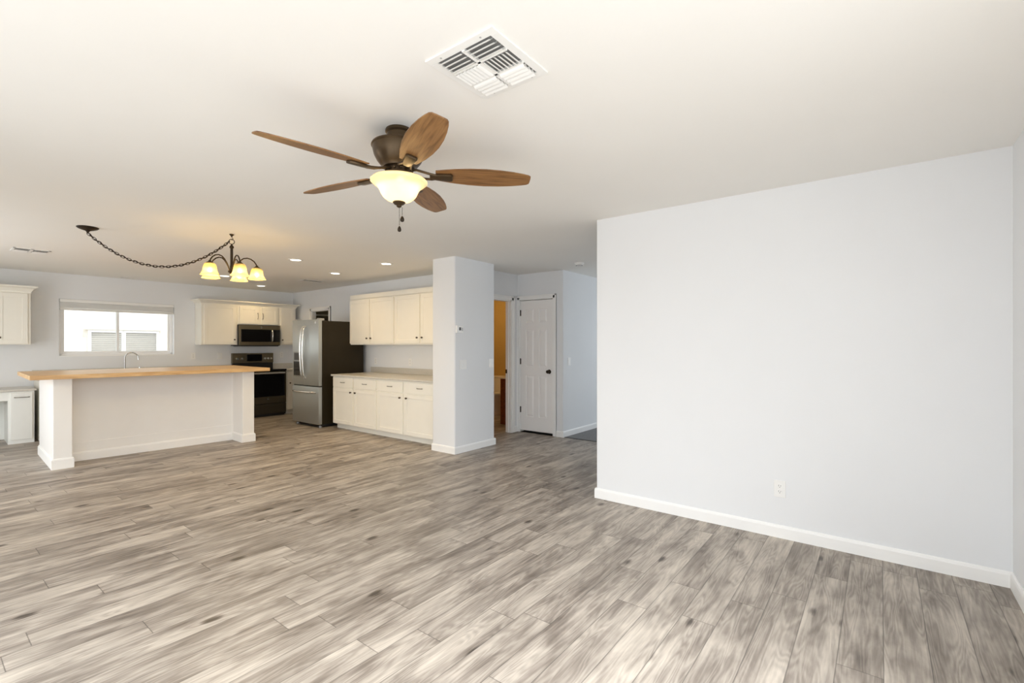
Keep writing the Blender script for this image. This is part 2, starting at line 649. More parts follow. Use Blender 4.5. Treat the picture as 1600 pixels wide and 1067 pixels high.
# the bathroom's golden walls
mb = MB()
mb.box(7.52, 7.6, 4.6, 6.7, 0, H).box(5.17, 7.6, 6.6, 6.7, 0, H).box(6.05, 7.52, 4.585, 4.625, 0, H).box(5.17, 5.19, 4.6, 6.6, 0, H)
struct('wall_washroom', mb, M_GOLD)
struct('wall_closetback', MB().box(6.9, 6.95, 3.77, 4.58, 0, H), M_PANTRY)


def base_run(mb, x0, y0, x1, y1, nx, ny, h=0.088, t=0.013):
    """a baseboard along (x0,y0)-(x1,y1) that projects along (nx,ny)"""
    d = Vector((x1 - x0, y1 - y0, 0))
    ln = d.length
    d.normalize()
    prof = [(0, 0), (t, 0), (t, h - 0.018), (t * 0.75, h - 0.006), (t * 0.35, h), (0, h)]
    b = bmesh.new()
    A = [b.verts.new((x0 + nx * p, y0 + ny * p, z)) for p, z in prof]
    B = [b.verts.new((x1 + nx * p, y1 + ny * p, z)) for p, z in prof]
    n = len(prof)
    for i in range(n):
        b.faces.new((A[i], A[(i + 1) % n], B[(i + 1) % n], B[i]))
    b.faces.new(A); b.faces.new(B[::-1])
    bmesh.ops.recalc_face_normals(b, faces=b.faces)
    mb._merge(b)
    return mb


mb = MB()
base_run(mb, 3.765, -0.58, 3.765, 1.974, -1, 0)
base_run(mb, 3.752, 1.974, 3.90, 1.974, 0, 1)
struct('baseboard_right', mb, M_TRIM)
struct('baseboard_front', base_run(MB(), 1.8, -0.58, 3.752, -0.58, 0, 1), M_TRIM)
mb = MB()
base_run(mb, 4.182, 4.135, 4.968, 4.135, 0, -1)
base_run(mb, 4.195, 4.135, 4.195, 4.54, -1, 0)
base_run(mb, 4.955, 4.135, 4.955, 4.48, 1, 0)
struct('baseboard_pillar', mb, M_TRIM)
mb = MB()
base_run(mb, 5.93, 3.65, 5.93, 3.760, -1, 0)
base_run(mb, 5.917, 3.65, 9.0, 3.65, 0, -1)
struct('baseboard_hall', mb, M_TRIM)
struct('baseboard_bathroom', base_run(MB(), 5.836, 4.48, 5.93, 4.48, 0, -1), M_TRIM)


def casing(mb, axis, face, a0, a1, ztop, w=0.065, t=0.016, sgn=-1, zs=0.0):
    """door casing round the hole a0..a1 on plane face; axis='x' hole runs along x"""
    def bx(p0, p1, z0, z1, th):
        f0, f1 = sorted((face, face + sgn * th))
        if axis == 'x':
            mb.box(p0, p1, f0, f1, z0, z1, 0.003)
        else:
            mb.box(f0, f1, p0, p1, z0, z1, 0.003)
    for th, ins in ((t, 0.0), (t + 0.006, w * 0.62)):
        bx(a0 - w, a0 - ins, zs, ztop + w, th)
        bx(a1 + ins, a1 + w, zs, ztop + w, th)
        bx(a0 - w, a1 + w, ztop + ins, ztop + w, th)
    return mb


# pantry doorway (no leaf in view)
mb = casing(MB(), 'y', 5.09, 8.40, 9.02, 2.03)
mb.box(5.089, 5.171, 8.40, 8.412, 0, 2.03).box(5.089, 5.171, 9.008, 9.02, 0, 2.03).box(5.089, 5.171, 8.40, 9.02, 2.018, 2.03)
struct('trim_2', mb, M_TRIM)
# bathroom doorway
mb = casing(MB(), 'x', 4.48, 5.17 + 0.06, 5.77, 2.03)
mb.box(5.757, 5.77, 4.479, 4.581, 0, 2.03).box(5.17, 5.185, 4.479, 4.581, 0, 2.03).box(5.17, 5.77, 4.479, 4.581, 2.015, 2.03)
mb.box(5.747, 5.757, 4.520, 4.545, 0, 2.015)
struct('trim_3', mb, M_TRIM)
sp = thing('strike_plate', 'small dark metal strike plate on the bathroom door jamb', 'strike plate', (5.757, 4.564, 0.94))
MB().box(-0.004, 0.0, -0.016, 0.016, -0.03, 0.03, 0.001).obj('plate', M_BRONZE, sp)
MB().box(-0.007, -0.0035, -0.007, 0.007, -0.013, 0.013, 0.001).obj('latch_hole', M_BLACK, sp)

# closet door: casing, jambs, six-panel leaf
mb = casing(MB(), 'y', 5.93, 3.82, 4.435, 2.045, w=0.058)
mb.box(5.929, 6.03, 3.82, 3.829, 0, 2.045).box(5.929, 6.03, 4.426, 4.435, 0, 2.045).box(5.929, 6.03, 3.82, 4.435, 2.036, 2.045)
struct('trim_4', mb, M_TRIM)


def six_panel(wd, ht, t=0.035):
    """leaf in the local xz plane, front face at y=0, x 0..wd"""
    mb = MB()
    mb.box(0, wd, 0.012, t, 0, ht)
    st, mid = 0.105, 0.095
    pw = (wd - 2 * st - mid) / 2
    rows = [(0.22, 0.86), (1.0, 1.58), (1.68, 1.90)]
    s = ht / 2.03
    rows = [(a * s, b * s) for a, b in rows]
    zs = [0] + [z for r_ in rows for z in r_] + [ht]
    # rails and stiles stand proud of the sunk panels
    mb.box(0, st, 0, 0.013, 0, ht).box(wd - st, wd, 0, 0.013, 0, ht)
    mb.box(st + pw, st + pw + mid, 0, 0.013, 0, ht)
    for z0, z1 in ((0, rows[0][0]), (rows[0][1], rows[1][0]), (rows[1][1], rows[2][0]), (rows[2][1], ht)):
        mb.box(st, st + pw, 0, 0.013, z0, z1).box(st + pw + mid, wd - st, 0, 0.013, z0, z1)
    for z0, z1 in rows:
        for x0 in (st, st + pw + mid):
            x1 = x0 + pw
            i = 0.032
            # raised field with sloped edges
            q = [(x0 + 0.008, 0.0122, z0 + 0.008), (x1 - 0.008, 0.0122, z0 + 0.008), (x1 - 0.008, 0.0122, z1 - 0.008), (x0 + 0.008, 0.0122, z1 - 0.008)]
            p = [(x0 + i, 0.001, z0 + i), (x1 - i, 0.001, z0 + i), (x1 - i, 0.001, z1 - i), (x0 + i, 0.001, z1 - i)]
            mb.grid([p] + [(q[k], q[(k + 1) % 4], p[(k + 1) % 4], p[k]) for k in range(4)])
    return mb


struct('door_shade_strip', MB().box(5.931, 6.029, 3.83, 4.425, 0, 0.005, 0.001), mat('door_gap_shade', (0.012, 0.012, 0.012), 0.8))  # black strip: the shade in the gap under the door, put into colour
dr = holder('door_1', (5.935, 4.424, 0.034), R(-90))
six_panel(0.592, 1.994).obj('door_panel', M_DOOR, dr)
kn = MB().lathe([(0, 0.066), (0.018, 0.064), (0.027, 0.05), (0.026, 0.04), (0.016, 0.03), (0.010, 0.022), (0.010, 0.008), (0.031, 0.007), (0.033, 0.0), (0, 0)], 24,
                M=Matrix.Translation((0.532, 0.0, 0.915)) @ Matrix.Rotation(R(90), 4, 'X')).obj('door_knob', M_BRONZE, dr, 40)
for z in (0.315, 1.06, 1.81):
    hb = MB().box(-0.006, 0.010, -0.004, 0.001, z - 0.045, z + 0.045).cyl((0.0, -0.006, z - 0.047), (0.0, -0.006, z + 0.047), 0.006, 10)
    hb.obj('hinge', M_BRONZE, dr)

# ------------------------------------------------------------------ kitchen window, blind, neighbour
wn = holder('window_1', KO, KA)
fm = MB()
VF0, VF1 = 0.085, 0.145
fw = 0.035
fm.box(WU0, WU0 + fw, VF0, VF1, WZ0, WZ1, 0.003).box(WU1 - fw, WU1, VF0, VF1, WZ0, WZ1, 0.003)
fm.box(WU0, WU1, VF0, VF1, WZ0, WZ0 + fw, 0.003).box(WU0, WU1, VF0, VF1, WZ1 - fw, WZ1, 0.003)
fm.obj('window_frame', M_VINYL, wn)
um = -2.868
for a, b_, v0 in ((WU0 + fw, um + 0.018, 0.09), (um - 0.018, WU1 - fw, 0.118)):
    s = MB()
    sw = 0.032
    s.box(a, a + sw, v0, v0 + 0.022, WZ0 + fw, WZ1 - fw, 0.002).box(b_ - sw, b_, v0, v0 + 0.022, WZ0 + fw, WZ1 - fw, 0.002)
    s.box(a + sw, b_ - sw, v0, v0 + 0.022, WZ0 + fw, WZ0 + fw + sw, 0.002).box(a + sw, b_ - sw, v0, v0 + 0.022, WZ1 - fw - sw, WZ1 - fw, 0.002)
    so = s.obj('sash', M_VINYL, wn)
    MB().box(a + sw, b_ - sw, v0 + 0.009, v0 + 0.013, WZ0 + fw + sw, WZ1 - fw - sw).obj('pane', M_GLASS, so)
# sill and painted returns
MB().box(WU0, WU1, -0.004, VF0, WZ0 - 0.012, WZ0 + 0.002).obj('window_sill', M_TRIM, wn)
bl = thing('window_blind', 'white horizontal blind drawn up at the top of the kitchen window', 'blind', KO, KA)
c0, c1 = WU0 + 0.006, WU1 - 0.006
MB().box(c0, c1, -0.012, 0.05, 2.005, 2.052, 0.004).obj('headrail', M_BLIND, bl)
sm = MB()
for k in range(14):
    z = 1.922 + k * 0.0058
    sm.box(c0 + 0.004, c1 - 0.004, 0.0, 0.045, z, z + 0.0042)
sm.obj('slats', M_BLIND, bl)
MB().box(c0 + 0.004, c1 - 0.004, -0.002, 0.047, 1.885, 1.918, 0.004).obj('bottom_rail', mat('blind_rail', (0.78, 0.77, 0.74), 0.5), bl)

ng = thing('neighbouring_house', 'pale stucco house wall seen through the kitchen window', 'house', K(-3.0, 3.3), KA)
nb = MB()
nb.box(-4.0, 6.0, 0.06, 0.3, -0.3, 3.6)
nb.obj('wall', M_STUCCO, ng)
NWIN = []
for (x0, x1) in ((0.295, 0.800), (0.870, 1.430)):
    f = MB()
    z0, z1 = 0.90, 1.62
    t = 0.05
    f.box(x0 - t, x0, 0.0, 0.08, z0 - t, z1 + t).box(x1, x1 + t, 0.0, 0.08, z0 - t, z1 + t)
    f.box(x0, x1, 0.0, 0.08, z1, z1 + t).box(x0, x1, 0.0, 0.08, z0 - t, z0)
    fo = f.obj('window_frame', M_VINYL, ng)
    s = MB()
    n = 15
    for k in range(n):
        z = z0 + 0.02 + (z1 - z0 - 0.03) * k / n
        s.grid([[(x0, 0.055, z), (x1, 0.055, z), (x1, 0.03, z + 0.036), (x0, 0.03, z + 0.036)]])
    s.obj('louvres', M_BLINDG, fo)
    MB().box(x0, x1, 0.057, 0.062, z0, z1).obj('pane', mat('grey_pane', (0.45, 0.43, 0.42), 0.3), fo)  # plain grey pane behind the louvres
MB().box(0.18, 1.52, -0.012, 0.062, 1.672, 1.690).obj('lintel', mat('stucco_lintel', (0.62, 0.58, 0.53), 0.9), ng)
struct('ground', MB().box(-10, 16, 10.4, 26, -0.3, -0.1), M_GROUND)

# ================================================================== KITCHEN CABINETS


def shaker(x0, x1, z0, z1, t=0.019, st=0.055, rec=0.007):
    """frame-and-panel door in the xz plane, back at y=0, front at y=-t"""
    mb = MB()
    st = min(st, (x1 - x0) * 0.25, (z1 - z0) * 0.3)
    b = 0.0018
    mb.box(x0, x0 + st, -t, 0, z0, z1, b, 1).box(x1 - st, x1, -t, 0, z0, z1, b, 1)
    mb.box(x0 + st - 0.002, x1 - st + 0.002, -t, 0, z1 - st, z1, b, 1).box(x0 + st - 0.002, x1 - st + 0.002, -t, 0, z0, z0 + st, b, 1)
    mb.box(x0 + st - 0.004, x1 - st + 0.004, -t + rec, -0.002, z0 + st - 0.004, z1 - st + 0.004)
    return mb


def knob(parent, x, z, t=0.019, m=None):
    return MB().lathe([(0, 0.026), (0.011, 0.025), (0.0145, 0.020), (0.013, 0.014), (0.007, 0.010), (0.006, 0.003), (0.010, 0.001), (0.010, 0), (0, 0)], 16,
                      M=Matrix.Translation((x, -t, z)) @ Matrix.Rotation(R(90), 4, 'X')).obj('knob', m or M_KNOB, parent, 40)


def bar_pull(parent, xa, za, xb, zb, t=0.019, name='handle', r=0.0045, m=None):
    dx, dz = xb - xa, zb - za
    ln = math.hypot(dx, dz)
    ux, uz = dx / ln, dz / ln
    pts = []
    for s in (0, 0.06, 0.2, 0.5, 0.8, 0.94, 1):
        y = -t - 0.026 * (math.sin(PI * min(1, max(0, s))) ** 0.5) if 0 < s < 1 else -t + 0.001
        pts.append((xa + ux * ln * s, y, za + uz * ln * s))
    return MB().tube(pts, [r * 1.5, r * 1.2, r, r * 1.2, r, r * 1.2, r * 1.5], 8).obj(name, m or M_PULL, parent, 50)


def wall_cab(name, label, loc, rz, wd, dp, z0, z1, doors, knobs, mt=None, group=None, pulls=False, zdoor=None):
    """wall unit: local x along its width, front at y=0, wall at y=dp"""
    mt = mt or M_CAB
    t = thing(name, label, 'cabinet', loc, rz, group)
    b = MB()
    b.box(0, wd, 0.018, dp, z0, z1).box(0, wd, 0, 0.02, z0, z1)
    b.obj('cabinet_body', mt, t)
    za, zb = zdoor or (z0 + 0.012, z1 - 0.012)
    for (x0, x1), kx in zip(doors, knobs):
        d = shaker(x0, x1, za, zb).obj('door', mt, t)
        if kx is not None:
            if pulls:
                bar_pull(d, kx, za + 0.10, kx, za + 0.21)
            else:
                knob(d, kx, za + 0.085)
    return t


def base_cab(name, label, loc, rz, wd, dp, ht, doors, knobs, mt=None, group=None, drawers=True, toe=0.075, toe_h=0.085, dz=0.165, xdraw=None):
    mt = mt or M_CAB
    t = thing(name, label, 'cabinet', loc, rz, group)
    b = MB()
    b.box(0, wd, 0.0, dp, toe_h, ht)
    b.box(0, wd, toe, dp, 0, toe_h + 0.002)
    b.obj('cabinet_body', mt, t)
    for (x0, x1), kx in zip(doors, knobs):
        top = ht - 0.02
        if drawers:
            dw = MB().box(x0, x1, -0.019, 0, ht - dz, top, 0.0025).obj('drawer', mt, t)
            xm = (x0 + x1) / 2
            bar_pull(dw, xm - 0.055, ht - dz / 2 - 0.008, xm + 0.055, ht - dz / 2 - 0.008)
            top = ht - dz - 0.018
        d = shaker(x0, x1, toe_h + 0.012, top).obj('door', mt, t)
        knob(d, kx, top - 0.055)
    return t


def crown(pts_uv, z0, z1, proj=0.045, mt=None, parent=None):
    """stepped moulding along an open path of (x,y) with outward normals on the right-hand side"""
    b = bmesh.new()
    prof = [(0.0, 0), (0.006, 0), (0.008, 0.018), (0.018, 0.032), (0.034, 0.055), (proj, 0.068), (proj, 1.0), (0, 1.0)]
    hgt = z1 - z0
    P = [Vector((x, y)) for x, y in pts_uv]
    secs = []
    for i, p in enumerate(P):
        ns = []
        if i > 0:
            d = (p - P[i - 1]).normalized(); ns.append(Vector((d.y, -d.x)))
        if i < len(P) - 1:
            d = (P[i + 1] - p).normalized(); ns.append(Vector((d.y, -d.x)))
        n = sum(ns, Vector((0, 0)))
        n = n / n.dot(ns[0])
        sec = []
        for o, z in prof:
            zz = z0 + (hgt if z >= 1.0 else z / 0.085 * hgt)
            sec.append(b.verts.new((p.x + n.x * o, p.y + n.y * o, zz)))
        secs.append(sec)
    m = len(prof)
    for a, d in zip(secs[:-1], secs[1:]):
        for k in range(m):
            b.faces.new((a[k], a[(k + 1) % m], d[(k + 1) % m], d[k]))
    b.faces.new(secs[0]); b.faces.new(secs[-1][::-1])
    bmesh.ops.recalc_face_normals(b, faces=b.faces)
    mb = MB()
    mb._merge(b)
    return mb


# ---- uppers on the back wall (K frame; front at v=-0.33)
UF = -0.33
ZU0, ZU1, ZC = 1.352, 2.085, 2.165
G_UP = None
wall_cab('wall_cabinet', 'cream wall cabinet with one wide door left of the microwave', K(-1.79, UF), KA, 0.588, 0.325, ZU0, ZU1,
         [(0.04, 0.560)], [0.530])
wall_cab('wall_cabinet', 'short cream wall cabinet with two small doors directly above the microwave', K(-1.20, UF), KA, 0.758, 0.325, 1.735, ZU1,
         [(0.03, 0.362), (0.432, 0.735)], [0.352, 0.448], pulls=True)
wall_cab('wall_cabinet', 'narrow cream wall cabinet between the microwave and the kitchen corner', K(-0.44, UF), KA, 0.332, 0.325, ZU0, ZU1,
         [(0.035, 0.290)], [0.060])
cr = crown([(-1.79, -0.003), (-1.79, UF), (-0.108, UF), (-0.108, -0.003)], ZU1 - 0.004, ZC, 0.07)
co = cr.obj('crown_moulding', M_CAB, None, None, KO, (0, 0, KA))
tag(co, 'cream crown moulding along the cabinets above the microwave', 'moulding')
wall_cab('wall_cabinet', 'cream wall cabinet at the left edge above the desk', K(-4.56, UF), KA, 0.64, 0.325, ZU0, ZU1,
         [(0.02, 0.305), (0.315, 0.612)], [0.285, 0.338])
cr = crown([(-4.56, UF), (-3.92, UF), (-3.92, -0.003)], ZU1 - 0.004, ZC + 0.015, 0.07)
co = cr.obj('crown_moulding', M_CAB, None, None, KO, (0, 0, KA))
tag(co, 'cream crown moulding on the cabinet above the desk', 'moulding')

# ---- uppers on the kitchen's right wall (front at X=4.75, local x runs towards the pillar)
UX = 4.755
wall_cab('wall_cabinet', 'cream two-door wall cabinet next to the refrigerator', (UX, 7.19, 0), R(-90), 1.195, 0.333, ZU0, 2.12,
         [(0.012, 0.558), (0.572, 1.182)], [0.505, 0.610], zdoor=(1.372, 2.10))
wall_cab('wall_cabinet', 'cream two-door wall cabinet partly hidden behind the white pillar', (UX, 5.993, 0), R(-90), 1.44, 0.333, ZU0, 2.12,
         [(0.012, 0.590), (0.612, 1.428)], [0.545, 0.655], zdoor=(1.372, 2.10))
cr = crown([(5.086, 7.19), (UX, 7.19), (UX, 4.553)][::-1], 2.116, 2.195, 0.06)
co = cr.obj('crown_moulding', M_CAB)
tag(co, 'cream crown moulding above the cabinets beside the refrigerator', 'moulding')

# ---- bases on the kitchen's right wall (front at X=4.335)
BX = 4.335
CZ = 0.875            # worktop height
base_cab('base_cabinet', 'cream base cabinet standing against the refrigerator side', (BX, 7.03, 0), R(-90), 1.168, 0.75, CZ - 0.03,
         [(0.022, 0.566), (0.594, 1.150)], [0.520, 0.640])
base_cab('base_cabinet', 'cream base cabinet running behind the white pillar', (BX, 5.860, 0), R(-90), 1.30, 0.75, CZ - 0.03,
         [(0.018, 0.586), (0.622, 1.26)], [0.535, 0.672])
t = thing('worktop', 'grey laminate worktop on the cream cabinets beside the refrigerator', 'worktop', (BX, 7.05, 0), R(-90))
MB().box(0, 2.505, -0.035, 0.752, CZ - 0.03, CZ, 0.006).obj('counter_slab', M_CTOP, t)
tag(MB().box(0, 2.505, 0.733, 0.752, CZ, CZ + 0.095, 0.003).obj('backsplash', M_CTOP, None, None, (BX, 7.05, 0), (0, 0, R(-90))), 'grey laminate backsplash strip on the wall beside the refrigerator', 'backsplash')

# ---- bases along the back wall, mostly behind the island (front at v=-0.62)
BF = -0.62
base_cab('base_cabinet', 'narrow cream base cabinet between the range and the corner', K(-0.435, BF), KA, 0.43, 0.615, CZ - 0.03,
         [(0.03, 0.40)], [0.07])
xs = [-3.86, -2.98, -2.08, -1.205]
labs = ['cream base cabinet under the left end of the sink worktop',
        'cream sink base cabinet below the faucet',
        'cream base cabinet immediately left of the range']
for (a, b_), lb in zip(zip(xs[:-1], xs[1:]), labs):
    wd = b_ - a - 0.004
    base_cab('base_cabinet', lb, K(a + 0.002, BF), KA, wd, 0.615, CZ - 0.03,
             [(0.02, wd / 2 - 0.01), (wd / 2 + 0.01, wd - 0.02)], [wd / 2 - 0.05, wd / 2 + 0.05])
t = thing('worktop', 'grey laminate worktop below the kitchen window', 'worktop', K(-3.88, BF), KA)
MB().box(0, 2.68, -0.03, 0.617, CZ - 0.03, CZ, 0.006).obj('counter_slab', M_CTOP, t)
tag(MB().box(0, 2.68, 0.598, 0.617, CZ, CZ + 0.10, 0.003).obj('backsplash', M_CTOP, None, None, K(-3.88, BF), (0, 0, KA)), 'grey laminate backsplash strip under the kitchen window, behind the faucet', 'backsplash')
t = thing('worktop', 'short grey worktop in the corner right of the range', 'worktop', K(-0.437, BF), KA)
MB().box(0, 0.434, -0.03, 0.617, CZ - 0.03, CZ, 0.006).obj('counter_slab', M_CTOP, t)
tag(MB().box(0, 0.434, 0.598, 0.617, CZ, CZ + 0.10, 0.003).obj('backsplash', M_CTOP, None, None, K(-0.437, BF), (0, 0, KA)), 'short grey laminate backsplash in the corner right of the range', 'backsplash')

# faucet, standing on the worktop
t = thing('faucet', 'chrome gooseneck kitchen faucet in front of the window', 'faucet', K(-2.80, -0.20, CZ), KA)
pts = [(-0.035, 0, 0.0), (-0.035, 0, 0.20)]
for k in range(0, 13):
    a = PI - PI * 1.05 * k / 12
    pts.append((0.050 + 0.085 * math.cos(a), -0.02 * k / 12, 0.265 + 0.085 * math.sin(a)))
pts.append((0.138, -0.022, 0.225))
MB().tube(pts, 0.0105, 10).obj('spout', M_CHROME, t, 60)
MB().lathe([(0, 0), (0.028, 0), (0.028, 0.008), (0.018, 0.02), (0.016, 0.06), (0.012, 0.065)], 20, (-0.035, 0)).obj('spout_base', M_CHROME, t, 40)
h = MB().lathe([(0, 0), (0.022, 0), (0.020, 0.03), (0.012, 0.05), (0, 0.055)], 16, (-0.15, 0)).obj('lever_base', M_CHROME, t, 40)
MB().tube([(-0.15, 0, 0.05), (-0.18, -0.03, 0.075), (-0.205, -0.05, 0.085)], 0.006, 8).obj('lever', M_CHROME, h, 60)
MB().lathe([(0, 0), (0.022, 0), (0.020, 0.03), (0.014, 0.05), (0.017, 0.07), (0.012, 0.115), (0, 0.12)], 16, (0.16, 0)).obj('side_sprayer', M_CHROME, t, 40)
MB().lathe([(0, 0), (0.018, 0), (0.016, 0.03), (0.010, 0.045), (0, 0.05)], 16, (0.09, 0)).obj('handle', M_CHROME, t, 40)

# ---- desk unit at the left edge (front at v=-0.6)
DZ = 0.742
t = thing('built_in_desk', 'white built-in desk with drawer unit and knee space at the left edge', 'desk', K(-5.3, -0.60), KA)
MB().box(0, 1.415, -0.03, 0.597, DZ - 0.028, DZ, 0.005).obj('desk_top', M_CTOP, t)
b = MB()
b.box(1.14, 1.395, 0, 0.595, 0.085, DZ - 0.028).box(1.14, 1.395, 0.0, 0.595, 0, 0.086)
b.obj('pedestal', M_CABW, t)
d = MB().box(1.165, 1.375, -0.018, 0, 0.055, DZ - 0.05, 0.003).obj('door', M_CABW, t)
bar_pull(d, 1.20, 0.632, 1.345, 0.632, 0.018)
MB().box(0.02, 1.14, 0.0, 0.02, 0.592, DZ - 0.028).obj('apron', M_CABW, t)
MB().box(0.02, 1.14, 0.575, 0.595, 0, DZ - 0.028).obj('back_panel', M_CABW, t)
MB().box(0.0, 0.03, 0.0, 0.595, 0, DZ - 0.028).obj('side_panel', M_CABW, t)

# ================================================================== ISLAND
IO = (1.008, 7.012, 0)
IA = R(-2.3)
t = thing('kitchen_island', 'white kitchen island with two end walls and stepped baseboards', 'kitchen island', IO, IA)
TOPZ = 0.980


def rect_trim(mb, x0, x1, y0, y1, h, pj):
    mb.box(x0 - pj, x1 + pj, y0 - pj, y1 + pj, 0, h - 0.012, 0.003)
    mb.box(x0 - pj * 0.55, x1 + pj * 0.55, y0 - pj * 0.55, y1 + pj * 0.55, h - 0.013, h, 0.003)


for x0, x1 in ((0.012, 0.168), (1.902, 2.055)):
    MB().prism(rrect(x0, x1, 0.012, 1.17, 0.006, 2), 0, TOPZ).obj('end_wall', M_ISL, t)
    b = MB()
    rect_trim(b, x0, x1, 0.012, 1.17, 0.115, 0.014)
    b.obj('base_trim', M_TRIM, t)
MB().box(0.168, 1.902, 0.355, 0.40, 0, TOPZ).obj('front_panel', M_ISL, t)
MB().box(0.168, 1.902, 0.347, 0.356, 0.0, 0.215, 0.002).obj('lower_panel', M_ISL, t)
b = MB()
b.box(0.182, 1.888, 0.333, 0.348, 0, 0.092, 0.003).box(0.182, 1.888, 0.340, 0.349, 0.09, 0.104, 0.002)
b.obj('base_trim', M_TRIM, t)
MB().box(0.168, 1.902, 0.40, 1.15, 0.085, 0.86).obj('cabinet_body', M_CAB, t)
MB().box(0.168, 1.902, 0.40, 1.17, 0.86, 0.89).obj('lower_worktop', M_CTOP, t)

bt = MB().box(-0.175, 2.21, -0.13, 1.175, TOPZ, TOPZ + 0.046, 0.004)
o = bt.obj('bar_top', M_BLOCK, None, None, IO, (0, 0, IA))
tag(o, 'long butcher-block bar top lying across the white island', 'worktop')

# ================================================================== APPLIANCES
# ---- refrigerator, front faces -X; local x runs towards the camera side (Y decreasing)
FR = thing('refrigerator', 'stainless french-door refrigerator with bottom freezer and dark sides', 'refrigerator', (4.152, 8.00, 0), R(-90))
FW = 0.825
b = MB()
b.box(0.004, FW - 0.004, 0.078, 0.86, 0.05, 1.745, 0.004)
b.obj('cabinet_body', M_FSIDE, FR)
MB().box(0.02, FW - 0.02, 0.09, 0.82, 0.012, 0.055).obj('plinth', M_BLACK, FR)


def bowed(x0, x1, z0, z1, y_edge=0.012, y_mid=0.0, yb=0.07, n=12, xc=None, half=None):
    """front slab, slightly bowed in plan"""
    xc = FW / 2 if xc is None else xc
    half = FW / 2 if half is None else half
    pts = []
    for k in range(n + 1):
        x = x0 + (x1 - x0) * k / n
        y = y_mid + (y_edge - y_mid) * ((x - xc) / half) ** 2
        pts.append((x, y))
    pts += [(x1, yb), (x0, yb)]
    return MB().prism(pts, z0, z1, bev=0.003)


ZS = 0.672
dl = bowed(0.0, 0.410, ZS + 0.008, 1.765).obj('door', M_STEEL, FR, 30)
drr = bowed(0.414, FW, ZS + 0.008, 1.765).obj('door', M_STEEL, FR, 30)
fz = bowed(0.0, FW, 0.055, ZS - 0.010).obj('freezer_drawer', M_STEEL, FR, 30)
MB().box(0.01, FW - 0.01, 0.03, 0.08, ZS - 0.012, ZS + 0.010).obj('door_gap', M_BLACK, FR)


def bow_handle(parent, p0, p1, out, r=0.013):
    P0, P1 = Vector(p0), Vector(p1)
    pts, rad = [], []
    for k in range(17):
        s = k / 16
        o = out * (1 - (2 * s - 1) ** 4) ** 0.5 if 0 < s < 1 else 0
        o = out * (0.55 + 0.45 * math.sin(PI * s)) * min(1, min(s, 1 - s) / 0.06) if 0 < s < 1 else 0
        p = P0.lerp(P1, s)
        pts.append((p.x, p.y - o, p.z))
        rad.append(r)
    return MB().tube(pts, rad, 10).obj('handle', M_BRIGHT, parent, 60)


bow_handle(dl, (0.375, 0.002, 0.80), (0.375, 0.002, 1.66), 0.065)
bow_handle(drr, (0.449, 0.002, 0.80), (0.449, 0.002, 1.66), 0.065)
bow_handle(fz, (0.07, 0.006, 0.575), (FW - 0.07, 0.006, 0.575), 0.065, 0.015)
# ice and water dispenser in the far door
dsp = MB().box(0.055, 0.285, -0.0035, 0.012, 0.815, 1.235, 0.003).obj('dispenser', steel('dispenser_steel', (0.36, 0.365, 0.36), 0.3), dl)
MB().box(0.068, 0.272, -0.006, 0.0, 0.835, 1.07, 0.003).obj('dispenser_recess', M_BGLASS, dsp)
MB().box(0.085, 0.255, -0.0058, -0.002, 1.095, 1.215, 0.002).obj('control_panel', M_DARKG, dsp)


def emblem(parent, M, r=0.018, m=None, letters=True):
    """round badge with a monogram; M maps local (x right, y up, z out)"""
    e = MB().lathe([(0, 0.002), (r * 0.86, 0.002), (r * 0.9, 0.0032), (r, 0.0030), (r, 0), (0, 0)], 28, M=M).obj('emblem', m or M_BRIGHT, parent, 30)
    c = bpy.data.curves.new('emblem_lettering', 'FONT')
    c.body = 'GE'
    c.size = r * 1.05
    c.align_x = 'CENTER'
    c.align_y = 'CENTER'
    c.extrude = 0.0004
    c.shear = 0.25
    tmp = bpy.data.objects.new('tmp', c)
    COL.objects.link(tmp)
    dg = bpy.context.evaluated_depsgraph_get()
    me = bpy.data.meshes.new_from_object(tmp.evaluated_get(dg))
    bpy.data.objects.remove(tmp)
    me.transform(M @ Matrix.Translation((0, 0, 0.0026)))
    me.materials.clear()
    me.materials.append(M_BLACK)
    lo = bpy.data.objects.new('emblem_lettering', me)
    COL.objects.link(lo)
    lo.parent = e
    return e


MF = Matrix.Rotation(R(90), 4, 'X')
emblem(drr, Matrix.Translation((0.735, 0.0085, 1.715)) @ MF, 0.019)
for x in (0.03, FW - 0.09):
    MB().box(x, x + 0.06, 0.03, 0.13, 1.745, 1.785, 0.006).obj('hinge_cap', M_GREYP, FR)
for x in (0.06, FW - 0.06):
    MB().cyl((x, 0.075, 0.0), (x, 0.075, 0.03), 0.022, 12).cyl((x, 0.055, 0.012), (x, 0.095, 0.012), 0.012, 10).obj('foot', M_GREYP, FR)

